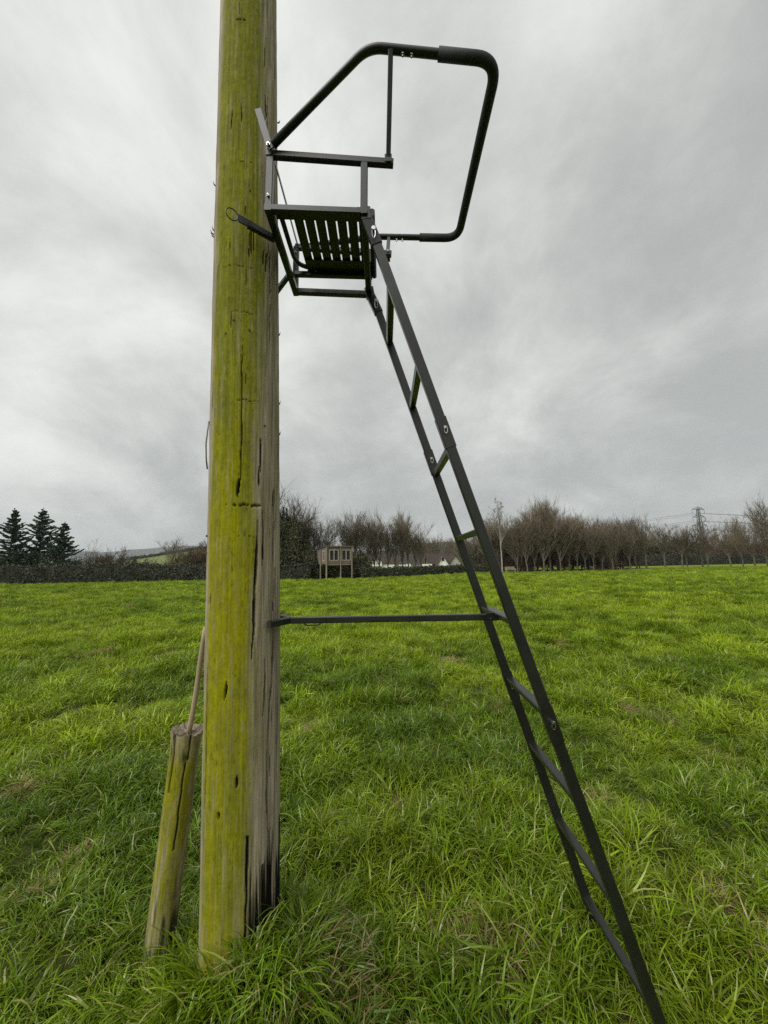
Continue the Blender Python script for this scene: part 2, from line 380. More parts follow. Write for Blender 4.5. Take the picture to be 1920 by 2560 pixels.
    edge = edge + (fbm(pw * 0.25 + 5, Z * 3.0, 71, 4) - 0.5) * 30
    alg = np.clip((edge - P) / 24 + 0.5, 0, 1) * np.clip((P + 70 + 14 * (fbm(Z * 5, Z * 0 + 2, 73, 3) - .5)) / 15, 0, 1)
    streak = 0.45 * fbm(pw * 0.9, Z * 16, 77, 4) + 0.55 * fbm(pw * 1.5, Z * 3.5, 78, 4)
    alg = alg * np.clip(0.90 + (streak - 0.42) * 1.9, 0.45, 1.0)
    alg = np.maximum(alg, np.clip((P - edge) < 34, 0, 1) * np.clip((streak - 0.45) * 1.5, 0, 0.35) * (P > 0))
    fresh = np.interp(Z, [0, 0.25, 0.45, 0.8, 1.2, 1.7, 2.1, 2.6, 4.6], [0.75, 0.75, 0.35, 0.55, 0.95, 0.9, 0.5, 0.12, 0.0])
    fresh = np.clip(fresh + (fbm(pw * 0.35, Z * 5, 81, 5) - 0.5) * 1.3 - np.clip(P - 2, 0, 60) / 60 * 0.5, 0, 1)
    lo = np.interp(Z, [-0.4, 0.0, 0.3, 0.42, 0.5, 0.6, 0.68], [0.20, 0.26, 0.36, 0.44, 0.53, 0.64, 1.2])
    st = 0.7 * fbm(pw * 1.3 + 9, Z * 1.2, 91, 4) + 0.3 * fbm(pw * 1.6, Z * 7, 92, 4)
    tar = np.clip((st - lo) * 9 + 0.5, 0, 1) * np.clip((P - 7 - 7 * fbm(Z * 9, Z * 0, 93, 3)) / 3.5, 0, 1) * np.clip((96 - P) / 8, 0, 1)
    X = PX + PSL * Z + r * np.cos(a); Y = PY + r * np.sin(a)
    V = np.stack([X - PX, Y - PY, Z], -1).reshape(-1, 3)
    i, j = np.meshgrid(np.arange(len(zs) - 1), np.arange(nphi), indexing='ij'); j2 = (j + 1) % nphi
    F = np.stack([i * nphi + j, i * nphi + j2, (i + 1) * nphi + j2, (i + 1) * nphi + j], -1).reshape(-1, 4)
    V = np.vstack([V, [[PSL * 8.0, 0, 8.01]]])
    pad = lambda q: np.append(q.ravel(), 0)
    me = np_mesh('shaft', V, F, M['pole'], True, dict(algae=pad(alg), tar=pad(tar), crack=pad(crack), fresh=pad(fresh)))
    root = empty('wooden_pole', (PX, PY, 0), 'tall wooden pole with yellow green algae and grey weathered side', 'pole')
    ob = bpy.data.objects.new('shaft', me); COL.objects.link(ob); ob.parent = root
    # flat top cap
    n = 24; mb = MB(); mb.add([(PSL * 8 + 0.128 * math.cos(2 * math.pi * k / n), 0.128 * math.sin(2 * math.pi * k / n), 7.995) for k in range(n)], [tuple(range(n))])
    mb.build('end_grain', M['pole'], root)
    def sp(phi, z, out=0.0):
        aa = math.radians(phi) + cdir
        return Vector((PX + PSL * z + (0.148 + out) * math.cos(aa), PY + (0.148 + out) * math.sin(aa), z))
    m = MB(); m.tube([sp(-83, 2.02, .004), sp(-83, 2.06, .009), sp(-83, 2.13, .012), sp(-83, 2.19, .007), sp(-83, 2.235, .003)], 0.0035, 6)
    m.build('metal_strip', M['strip'], root, (PX, PY, 0), True)
    for k, (phi, z, L) in enumerate(((-86, 3.158, .018), (-84, 3.14, .014), (-82, 3.17, .010), (86, 2.7, .008), (86, 2.35, .008), (86, 3.9, .008), (-85, 3.42, .01), (86, 2.2, .008))):
        m = MB(); m.tube([sp(phi, z, -.004), sp(phi, z + .006, L * .5), sp(phi, z + .022, L)], 0.004, 5, radii=[.004, .003, .0006])
        m.build('splinter', M['bark'], root, (PX, PY, 0))
    for phi, z in ((6, 2.62), (-20, 2.66), (-33, 2.6), (33, 2.2), (-76, 1.73), (-76, 1.66)):
        m = MB(); m.cyl(sp(phi, z, -.004), sp(phi, z, .005), 0.0045, 8); m.build('nail', M['bark'], root, (PX, PY, 0))
    return root
build_pole()

# ------------------------------------------------------------------ short leaning post and the rod in its top
def build_post():
    B = Vector((-0.952, 1.785, 0)); T = Vector((-0.868, 1.775, 0.905)); ax = (T - B).normalized()
    B0 = B - ax * 0.25
    nphi, nz = 120, 260
    s = np.linspace(0, 1, nz); ph = np.linspace(-180, 180, nphi, endpoint=False)
    S, P = np.meshgrid(s, ph, indexing='ij'); L = (T - B0).length
    Z = S * L - 0.25
    r = 0.0585 + 0.002 * np.clip(Z - 0.72, 0, 1) / 0.2
    r = r + 0.006 * np.clip((Z - 0.80) / 0.10, 0, 1) ** 2 + 0.003 * np.sin(np.radians(P) * 2 + 1)
    pw = (P + 180) / 360 * 40
    r = r + (fbm(pw * 0.6, Z * 5.0, 13, 4) - 0.5) * 0.004
    crack = np.zeros_like(Z)
    for c0, c1, z0, z1, w, dep in ((6, 2, 0.47, 0.80, 2.4, .016), (12, 14, 0.81, 0.93, 2.4, .016), (-46, -52, 0.68, 0.93, 4.0, .010)):
        c = c0 + (Z - z1) / (z0 - z1) * (c1 - c0) + (fbm(Z * 9, Z * 0 + c0, 5, 3) - 0.5) * 8
        k = np.clip(1.4 - np.abs(P - c) / w, 0, 1) * ((Z > z0) & (Z < z1)); r = r - dep * k; crack = np.maximum(crack, k)
    kn = np.exp(-(((P - 5) / 9) ** 2 + ((Z - 0.815) / 0.02) ** 2)); r = r - 0.008 * kn; crack = np.maximum(crack, kn * 0.8)
    alg = np.clip(0.85 - np.clip(P - 30, 0, 60) / 50, 0, 1) * np.clip(0.35 + (fbm(pw * 0.7, Z * 7, 23, 5) - 0.25) * 2.4, 0.3, 1.0) * np.clip((P + 110) / 30, 0, 1)
    alg = np.clip(alg * 1.3, 0, 1) * np.interp(Z, [0, 0.1, 0.3, 0.78, 0.86, 0.95], [0.25, 0.4, 0.9, 1.0, 0.5, 0.3])
    tar = np.clip((fbm(pw * 0.5, Z * 6, 33, 5) - np.interp(Z, [0, 0.2, 0.4, 0.7, 0.8, 0.9], [0.38, 0.5, 0.75, 0.8, 0.62, 0.6])) * 4, 0, 0.8)
    z_ax = np.array(ax); e1 = np.cross([0, 1.0, 0], z_ax); e1 /= np.linalg.norm(e1); e2 = np.cross(z_ax, e1)
    cdir = math.atan2(-B.y, -B.x); a = np.radians(P) + cdir
    lift = (S > 0.995) * (fbm(pw * 0.9, Z * 0 + 2, 43, 3) - 0.5) * 0.020
    C = np.array(B0)[None, None] + S[..., None] * np.array(T - B0)[None, None] + lift[..., None] * z_ax
    Pp = C + r[..., None] * (np.cos(a)[..., None] * e1 + np.sin(a)[..., None] * e2)
    V = (Pp - np.array(B)).reshape(-1, 3)
    i, j = np.meshgrid(np.arange(nz - 1), np.arange(nphi), indexing='ij'); j2 = (j + 1) % nphi
    F = np.stack([i * nphi + j, i * nphi + j2, (i + 1) * nphi + j2, (i + 1) * nphi + j], -1).reshape(-1, 4)
    fresh = np.clip(fbm(pw * 0.5, Z * 5, 53, 3) + 0.1, 0, 0.85)
    root = empty('short_wooden_post', B, 'short mossy round post leaning beside the tall pole', 'post')
    me = np_mesh('shaft', V, F, M['pole'], True, dict(algae=alg.ravel(), tar=tar.ravel(), crack=crack.ravel(), fresh=fresh.ravel()))
    ob = bpy.data.objects.new('shaft', me); COL.objects.link(ob); ob.parent = root
    # ragged sunk end grain
    n = nphi; top = V[-n:]; cen = top.mean(0); rings = [top]; vs = [top]; 
    for q, dp in ((0.82, -0.006), (0.55, -0.016), (0.25, -0.012)):
        jit = (fbm(np.arange(n) * 0.3, np.full(n, q * 9), 63, 3) - 0.5)[:, None] * 0.012 * z_ax
        vs.append(cen + (top - cen) * q + dp * z_ax + jit)
    VV = np.vstack(vs + [cen[None] - 0.012 * z_ax]); FF = []
    for k in range(3):
        for q in range(n): FF.append((k * n + q, k * n + (q + 1) % n, (k + 1) * n + (q + 1) % n, (k + 1) * n + q))
    FF += [(3 * n + q, 3 * n + (q + 1) % n, 4 * n, 4 * n) for q in range(n)]
    mb = MB(); mb.v = [tuple(p) for p in VV]; mb.f = [f if f[2] != f[3] else f[:3] for f in FF]
    mb.build('end_grain', simple('end_grain_wood', (0.10, 0.08, 0.055), (0.26, 0.21, 0.155), 60, 0.9, bump=0.4), root)
    nd = Vector((-0.33, -0.80, 0)).normalized()
    npos = Vector(B) + ax * 0.875 + Vector((-0.055, -0.055, 0)) - Vector(B)
    m = MB(); m.tube([npos, npos + Vector((-0.012, -0.02, .004)), npos + Vector((-0.02, -0.012, -.006))], .003, 6); m.build('bent_nail', M['zinc'], root)
    # rod
    a0 = T + Vector((0.004, -0.004, -0.03)); a1 = Vector((-0.797, 1.755, 1.337))
    d = (a1 - a0); pts = [a0 + d * t + Vector((0.004 * math.sin(t * 5), 0, 0)) for t in np.linspace(0, 1, 9)]
    m = MB(); m.tube(pts, 0.0105, 12, radii=[.0118, .0115, .0112, .0110, .0108, .0106, .0103, .0100, .0092])
    o = m.build('wooden_rod', simple('pale_rod_wood', (0.24, 0.19, 0.105), (0.36, 0.29, 0.175), 30, 0.8, bump=0.2, sc=(1, 1, 0.08)), None, tuple(a0), True)
    tag(o, 'thin pale wooden rod stuck in the short post and leaning on the pole', 'rod')
build_post()

# ------------------------------------------------------------------ ladder stand
def build_stand():
    YC = 1.67; O = Vector((0.89, YC, 0))
    root = empty('ladder_tree_stand', O, 'dark olive metal ladder stand with railed seat strapped against the wooden pole', 'tree stand')
    P = M['paint']
    def part(name, mb, mat=P, parent=root, smooth=False): return mb.build(name, mat, parent, O, smooth)
    def bolt(c, d, parent, r=0.0055, L=0.006):
        c = Vector(c); d = Vector(d).normalized(); m = MB(); m.tube([c, c + d * L], r, 6); m.cyl(c + d * L, c + d * (L + .006), r * .55, 8)
        part('bolt', m, M['zinc'], parent)
    # --- ladder
    YN, YF = 1.45, 1.89
    lx = lambda z: 0.402 - 0.3095 * (z - 1.6)
    st = lambda y, z: Vector((lx(z), y, z))
    ldir = (st(0, 1) - st(0, 0)).normalized(); lup = Vector((0, 1, 0))
    secs = [(-0.24, 0.985), (0.985, 2.06), (2.06, 3.0)]
    for y, s_ in ((YN, -1), (YF, 1)):
        for k, (za, zb) in enumerate(secs):
            m = MB(); m.beam(st(y, za), st(y, zb - 0.004), 0.038, 0.026, lup); o = part('ladder_stile', m)
            if k: # the upper section slips over the lower one
                zj = za; m = MB(); m.beam(st(y, zj - 0.015), st(y, zj + 0.105), 0.044, 0.031, lup); sl = part('joint_sleeve', m, P, o)
                zp = zj + 0.06; c = st(y, zp)
                for q in (-1, 1):
                    yy = c + Vector((0, q * 0.0165, 0)); m = MB(); m.cyl(yy, yy + Vector((0, q * 0.014, 0)), 0.0055, 10); part('pin', m, M['zinc'], o)
                    e = yy + Vector((0, q * 0.011, 0)); ring = []
                    for t in range(14):
                        an = t / 14 * 2 * math.pi; ring.append(e + Vector((0.006 * math.cos(an) + 0.003, q * 0.002 * math.sin(an), -0.010 + 0.014 * math.sin(an))))
                    m = MB(); m.tube(ring, 0.0016, 5, closed=True); part('ring_clip', m, M['zinc'], o)
        # foot
        m = MB(); m.beam(st(y, -0.235), st(y, -0.255), 0.06, 0.05, lup); part('ladder_foot', m)
    for zr in (0.149, 0.457, 0.774, 1.063, 1.385, 1.719, 2.046, 2.40, 2.755):
        m = MB(); m.beam(st(YN + 0.012, zr), st(YF - 0.012, zr), 0.030, 0.026, ldir); part('rung', m)
    # --- top brackets from the seat corners to the stiles
    for y, ys in ((YN, 1.437), (YF, 1.903)):
        m = MB(); m.beam(Vector((-0.060, ys, 3.085)), Vector((-0.052, ys, 3.03)), 0.046, 0.034, lup)
        m.beam(Vector((-0.054, ys, 3.045)), st(y, 2.93), 0.046, 0.033, lup); o = part('stile_socket', m)
        c = st(y, 2.985)
        for q in (-1, 1):
            cc = c + Vector((0.004, q * 0.018, 0)); m = MB(); m.cyl(cc, cc + Vector((0, q * 0.014, 0)), 0.009, 12); part('pin', m, M['zinc'], o)
            ring = [cc + Vector((0.007 * math.cos(t / 12 * 6.283), q * 0.010, -0.022 + 0.024 * math.sin(t / 12 * 6.283))) for t in range(12)]
            m = MB(); m.tube(ring, 0.0018, 5, closed=True); part('ring_clip', m, M['zinc'], o)
    # --- stand-off bar
    z = 1.372; m = MB(); m.beam((-0.400, YC, z), (0.475, YC, z), 0.026, 0.026); sb = part('standoff_bar', m)
    for s_ in (-1, 1):
        m = MB(); m.beam((-0.408, YC + s_ * 0.004, z), (-0.462, YC + s_ * 0.098, z), 0.024, 0.0262); part('fork_arm', m, P, sb)
        m = MB(); m.box((-0.4635, YC + s_ * 0.1005, z), (0.022, 0.004, 0.023), math.atan2(0.094 * s_, -0.054) + math.pi / 2); part('end_cap', m, M['foam'], sb)
    m = MB(); m.tube(round_path([(-0.345, YC - .006, z - .013), (-0.335, YC - .006, z - .021), (-0.285, YC - .006, z - .021), (-0.275, YC - .006, z - .013)], .008, 4), 0.003, 8); part('strap_loop', m, P, sb, True)
    for x in (0.30, 0.365):
        m = MB(); m.cyl((x, YC - .0128, z), (x, YC - .0142, z), .0048, 10); part('bolt_hole', m, M['foam'], sb)
    bolt((0.437, YC - .013, z - .002), (0, -1, 0), sb)
    m = MB(); m.beam((0.42, YC - .020, z + .002), (0.49, YC - .020, z + .006), 0.006, 0.034); part('bar_lug', m, P, sb)
    # --- seat frame: corners rear (R) and front (F), near (n) and far (f)
    zr, zf = 3.083, 3.060; xr, xf = -0.462, -0.062; yn, yf = 1.425, 1.915; w = 0.030
    m = MB(); m.beam((xr + .015, yn, zr), (xf - .015, yn, zf), w); part('frame_bar', m)
    m = MB(); m.beam((xr + .015, yf, zr), (xf - .015, yf, zf), w); part('frame_bar', m)
    m = MB(); m.beam((xr, yn - .015, zr), (xr, yf + .015, zr), w); rear = part('frame_bar', m)
    m = MB(); m.beam((xf, yn - .015, zf), (xf, yf + .015, zf), w); part('frame_bar', m)
    # seat supports
    za, zb = 3.112, 3.092
    m = MB(); m.beam((xr + .018, 1.478, za), (xf - .018, 1.478, zb), 0.026, 0.024); part('seat_support', m)
    m = MB(); m.beam((xr + .018, 1.822, za), (xf + .022, 1.822, zb), 0.026, 0.024); part('seat_support', m)
    # --- seat: bent tube, slats across, dark end plate
    seat = empty('seat', (0, 0, 0)); seat.parent = root
    m = MB(); m.tube(round_path([(-0.432, 1.47, 3.132), (-0.430, 1.80, 3.134), (-0.05, 1.80, 3.112)], [0.085], 9), 0.011, 10); part('seat_tube', m, P, seat, True)
    m = MB(); m.tube(round_path([(-0.432, 1.49, 3.133), (-0.05, 1.49, 3.112)], [0.05], 9), 0.011, 10); part('seat_tube', m, P, seat, True)
    for k in range(7):
        x = -0.359 + 0.0482 * k; zz_ = 3.138 - (x + .36) * 0.055
        m = MB(); yy = np.linspace(1.475, 1.835, 9)
        for q in range(8):
            f = lambda y: zz_ - 0.006 * math.sin((y - 1.475) / .36 * math.pi)
            m.beam((x, yy[q], f(yy[q])), (x, yy[q + 1], f(yy[q + 1])), 0.041, 0.010, c=0.3)
        part('slat', m, P, seat)
    m = MB(); m.beam((-0.372, 1.775, 3.124), (-0.04, 1.775, 3.106), 0.074, 0.008); part('end_plate', m, P, seat)
    m = MB(); m.beam((-0.030, 1.47, 3.11), (-0.030, 1.84, 3.11), 0.026, 0.034, c=0.3); part('front_edge', m, P, seat)
    # --- uprights and arm rests
    ar, af, xa = 3.352, 3.298, 0.066
    for y, s_ in ((1.428, -1), (1.912, 1)):
        m = MB(); m.beam((xr, y, zr + .016), (xr + 0.002, y, ar - .002), 0.030, 0.024, (0, 1, 0)); o = part('rear_upright', m)
        bolt((xr, y + s_ * .012, zr + .055), (0, s_, 0), o); 
        if s_ > 0: bolt((xr, y - s_ * .012, ar - .045), (0, -s_, 0), o)
        zt = ar + (af - ar) * 0.79
        m = MB(); m.beam((xf, y, zf + .016), (xf + 0.004, y, zt - .008), 0.030, 0.024, (0, 1, 0)); o = part('front_upright', m)
        for q in (-1, 1): bolt((xf + q * .015, y, zf + .030), (q, 0, 0), o)
        m = MB(); m.beam((xr - .004, y, ar), (xa, y, af), 0.026, 0.030); o = part('arm_rest', m)
        bolt((xa - .020, y + s_ * .013, af + .006), (0, s_, 0), o)
        if s_ > 0: bolt((xa - .020, y - s_ * .013, af + .006), (0, -s_, 0), o)
    m = MB(); m.beam((xr + .012, 1.44, ar - .002), (xr + .012, 1.90, ar - .002), 0.004, 0.020); part('cross_strap', m)
    # bar that leans back past the pole on the near side
    m = MB(); m.beam((xr, 1.416, ar - .015), (xr - .004, 1.416, ar + .045), 0.028, 0.008, (0, 1, 0)); m.beam((xr - .004, 1.4162, ar + .038), (-0.517, 1.4162, 3.568), 0.028, 0.0076, (0, 1, 0)); part('pole_brace', m)
    # --- lower V bracket with strap ring
    for s_ in (-1, 1):
        yb = YC + s_ * 0.115; A = Vector((xr - .012, yb, zr - .012)); B = Vector((-0.592, YC + s_ * 0.240, zr - .030))
        m = MB(); m.beam(A, B, 0.006, 0.034); m.beam(A + Vector((0, -s_ * .0, -.014)), B + Vector((.03, -s_ * .03, -.012)), 0.022, 0.005); o = part('pole_bracket', m)
        d = (B - A).normalized(); C = B + d * 0.026; ring = [C + d * (0.026 * math.cos(t / 20 * 6.283)) + Vector((0, 0, 1)) * 0.026 * math.sin(t / 20 * 6.283) for t in range(20)]
        m = MB(); m.tube(ring, 0.0026, 6, closed=True); part('strap_ring', m, P, o, True)
    # --- guard rail
    gr = empty('guard_rail', (0, 0, 0)); gr.parent = root
    gn, gf = 1.255, 2.085
    path = [(-0.445, 1.405, 3.372), (-0.030, gn, 3.625), (0.478, gn, 3.552), (0.478, gf, 3.552), (-0.030, gf, 3.572), (-0.445, 1.935, 3.368)]
    rp = round_path(path, [0.058, 0.085, 0.085, 0.058], 10)
    m = MB(); m.tube(rp, 0.0165, 16); part('tube', m, P, gr, True)
    # foam sleeve over the front bar and its corners
    fp = [p for p in rp if p.x > 0.25]; fp = [Vector((0.245, gn, 3.625 + (3.552 - 3.625) * (0.275 / 0.508)))] + fp + [Vector((0.245, gf, 3.561))]
    m = MB(); m.tube(fp, 0.0222, 18); part('foam_sleeve', m, M['foam'], gr, True)
    for y, yo, zb_ in ((gn, -1, 3.615), (gf, 1, 3.570)):
        ya = 1.412 if yo < 0 else 1.928; top = Vector((0.058, y, zb_ - .010)); bot = Vector((xa - .022, ya, af - .004))
        m = MB(); m.beam(bot, top, 0.024, 0.020, (1, 0, 0)); o = part('strut', m, P, gr)
        c = bot + Vector((0, yo * .012, 0)); m = MB(); m.box(c, (0.030, 0.005, 0.034)); part('lug', m, P, o)
        for x in (0.105, 0.140):
            zc = zb_ - (x - 0.05) * (0.14 if yo < 0 else 0.04)
            m = MB(); m.tube([(x, y, zc + .0205), (x, y, zc - .030)], .004, 8, radii=[.004, .004]); m.tube([(x, y, zc - .016), (x, y, zc - .023)], .0075, 6); part('bolt', m, M['zinc'], gr)
        # flattened pivot plate at the rear
        yp = 1.405 if yo < 0 else 1.935; zp = 3.372
        m = MB(); m.beam((-0.466, yp - yo * -.002, zp - .012), (-0.415, yp + yo * .008, zp + .020), 0.034, 0.006, (0, 1, 0)); o = part('pivot_plate', m, P, gr)
        bolt((-0.462, yp + yo * .004, zp - .006), (0, yo, 0), o, .009, .007)
    return root
build_stand()

# ------------------------------------------------------------------ trees and scrub
def strips(segs, nside):
    """segs: list of (p0, p1, r0, r1); tapered prisms as V, F arrays"""
    A = np.array([s_[0] for s_ in segs], float); B = np.array([s_[1] for s_ in segs], float)
    r0 = np.array([s_[2] for s_ in segs]); r1 = np.array([s_[3] for s_ in segs]); n = len(segs)
    d = B - A; d /= np.linalg.norm(d, axis=1, keepdims=True) + 1e-9
    ref = np.where(np.abs(d[:, 2:3]) < 0.8, np.array([[0, 0, 1.0]]), np.array([[1.0, 0, 0]]))
    u = np.cross(d, ref); u /= np.linalg.norm(u, axis=1, keepdims=True); v = np.cross(d, u)
    if nside == 1:      # a single thin tapering blade
        V = np.stack([A - u * r0[:, None], A + u * r0[:, None], B], 1).reshape(-1, 3)
        F = np.arange(n * 3).reshape(-1, 3); return V, F
    vs = []
    for k in range(nside):
        c, s_ = math.cos(2 * math.pi * k / nside), math.sin(2 * math.pi * k / nside)
        vs.append(A + (u * c + v * s_) * r0[:, None]); 
    for k in range(nside):
        c, s_ = math.cos(2 * math.pi * k / nside), math.sin(2 * math.pi * k / nside)
        vs.append(B + (u * c + v * s_) * r1[:, None])
    V = np.stack(vs, 1).reshape(-1, 3); base = (np.arange(n) * 2 * nside)[:, None]
    F = np.concatenate([np.concatenate([base + k, base + (k + 1) % nside, base + nside + (k + 1) % nside, base + nside + k], 1) for k in range(nside)])
    return V, np.concatenate([F[:, [0, 1, 2]], F[:, [0, 2, 3]]])
def join(parts):
    Vs, Fs, o = [], [], 0
    for V, F in parts:
        if len(V) == 0: continue
        Vs.append(V); Fs.append(F + o); o += len(V)
    return np.vstack(Vs), np.vstack(Fs)
def grow(seed, H, trunk_frac=0.25, tr=0.16, nlimb=9, nsub=7, ntw=8, nlet=4, spread=0.5, up=0.35, lean=0.0, central=False, droop=0.0, tw_r=0.0075, wob=0.10):
    rg = random.Random(seed); L = {0: [], 1: [], 2: [], 3: [], 4: []}
    def rv(): return Vector((rg.gauss(0, 1), rg.gauss(0, 1), rg.gauss(0, 1)))
    def run(p, d, length, r, lev, nseg, rend):
        pts = [(p.copy(), r)]; st_ = length / nseg
        for k in range(nseg):
            d = (d + rv() * (wob if lev else wob * 0.3) + Vector((0, 0, up * (0.35 if lev else 0.0) - droop * (lev >= 2) * 0.3))).normalized()
            q = p + d * st_; r2 = r + (rend - r) * (k + 1) / nseg
            L[lev].append((tuple(p), tuple(q), pts[-1][1], r2)); p = q; pts.append((p.copy(), r2))
        return pts, d
    def pick(pts, t):
        k = min(int(t * (len(pts) - 1)), len(pts) - 2); f = t * (len(pts) - 1) - k
        return pts[k][0].lerp(pts[k + 1][0], f), pts[k][1], (pts[k + 1][0] - pts[k][0]).normalized()
    def side(d, ang):
        u = rv(); u = (u - d * u.dot(d)).normalized(); return (d * math.cos(ang) + u * math.sin(ang)).normalized()
    d0 = Vector((lean, rg.uniform(-.05, .05), 1)).normalized()
    tl = H * (0.92 if central else trunk_frac + 0.18)
    tp, _ = run(Vector((0, 0, -0.15)), d0, tl, tr, 0, 8, tr * (0.12 if central else 0.55))
    for i in range(nlimb):
        t = trunk_frac / (tl / H) + (1 - trunk_frac / (tl / H)) * (i + rg.random()) / nlimb
        p, r, d = pick(tp, min(t, 0.99)); ll = (H - p.z) * rg.uniform(0.62, 0.95) if not central else H * 0.34 * (1.15 - t) * rg.uniform(.8, 1.2)
        lp, _ = run(p, side(d, rg.uniform(0.45, 1.15) * (spread + 0.5)), ll, r * rg.uniform(.4, .6), 1, 6, r * 0.12)
        for j in range(nsub):
            p2, r2, d2 = pick(lp, rg.uniform(0.22, 1.0)); l2 = ll * rg.uniform(0.28, 0.5)
            sp_, _ = run(p2, side(d2, rg.uniform(0.4, 0.9)), l2, max(r2 * 0.55, tw_r * 2), 2, 3, tw_r)
            for k in range(ntw):
                p3, r3, d3 = pick(sp_, rg.uniform(0.1, 1.0)); l3 = l2 * rg.uniform(0.35, 0.65)
                tp3, _ = run(p3, side(d3, rg.uniform(0.35, 0.8)), l3, tw_r * 1.4, 3, 2, tw_r * .7)
                for q in range(nlet):
                    p4, _, d4 = pick(tp3, rg.uniform(0.1, 1.0)); d4 = (side(d4, rg.uniform(.3, .8)) + Vector((0, 0, up * .6 - droop))).normalized()
                    L[4].append((tuple(p4), tuple(p4 + d4 * l3 * rg.uniform(.5, 1.0)), tw_r, tw_r * .25))
    trunk = join([strips(L[0], 7), strips(L[1], 5)])
    crown = join([strips(L[2], 3), strips(L[3], 3), strips(L[4], 1)])
    return trunk, crown
def leaf_cloud(seed, pts_fn, n, size, flat=0.0):
    rg = np.random.default_rng(seed); C = pts_fn(rg, n); a = rg.normal(size=(n, 3)); a /= np.linalg.norm(a, axis=1, keepdims=True)
    b = rg.normal(size=(n, 3)); b = np.cross(a, b); b /= np.linalg.norm(b, axis=1, keepdims=True)
    s_ = size * rg.uniform(0.55, 1.4, (n, 1)); k = rg.uniform(0.35, 0.7, (n, 1))
    V = np.stack([C - a * s_, C + b * s_ * k, C + a * s_, C - b * s_ * k], 1).reshape(-1, 3)
    return V, np.arange(4 * n).reshape(-1, 4)
def tri(F): return np.concatenate([F[:, [0, 1, 2]], F[:, [0, 2, 3]]])

TREES = {}
def tree_kind(key, tmat, cmat, **k):
    (tv, tf), (cv, cf) = grow(**k)
    TREES[key] = (np_mesh('trunk', tv, tf, tmat, True), np_mesh('crown', cv, cf, cmat))
for q in range(4):
    tree_kind('wood%d' % q, M['bark'], M['twig'], seed=10 + q, H=8.0, trunk_frac=0.16, tr=0.13, nlimb=13, nsub=7, ntw=6, nlet=4, spread=-0.08, up=0.44, wob=0.07, tw_r=0.011)
for q in range(3):
    tree_kind('round%d' % q, M['bark'], M['twig'], seed=30 + q, H=7.0, trunk_frac=0.26, tr=0.15, nlimb=12, nsub=7, ntw=7, nlet=3, spread=0.25, up=0.28, wob=0.07, tw_r=0.010)
for q in range(2):
    tree_kind('big%d' % q, M['bark'], M['bark_dark'], seed=50 + q, H=9.5, trunk_frac=0.16, tr=0.24, nlimb=14, nsub=9, ntw=8, nlet=4, spread=0.35, up=0.28, tw_r=0.012)
for q in range(3):
    tree_kind('scrub%d' % q, M['twig'], M['scrub'] if q else M['twig_red'], seed=70 + q, H=3.6, trunk_frac=0.03, tr=0.05, nlimb=14, nsub=8, ntw=7, nlet=5, spread=0.55, up=0.20, tw_r=0.013)
tree_kind('birch', M['birch'], M['twig'], seed=91, H=12.0, trunk_frac=0.28, tr=0.14, nlimb=26, nsub=6, ntw=4, nlet=3, spread=0.15, up=0.22, central=True, lean=-0.05)
tree_kind('thin', M['bark'], M['bark'], seed=95, H=7.0, trunk_frac=0.2, tr=0.15, nlimb=7, nsub=6, ntw=5, nlet=3, spread=0.7, up=0.10, lean=0.25)
def put_tree(key, x, y, s_, rz, label, group=None, name='bare_tree', cat='tree', z=0.0, sz=None):
    e = empty(name, (x, y, z), label, cat, group); e.rotation_euler = (0, 0, rz); e.scale = (s_, s_, sz or s_)
    for nm, me in zip(('trunk', 'crown'), TREES[key]):
        o = bpy.data.objects.new(nm, me); COL.objects.link(o); o.parent = e
    return e

# pixel-bearing helper: where a bearing (photo column, 1920 wide) meets a given distance ahead
def bx(px, Y): return (px - 960) / 960 * Y * 0.994

rg = random.Random(7)
ORD = 'first second third fourth fifth sixth seventh eighth ninth tenth eleventh twelfth thirteenth'.split()
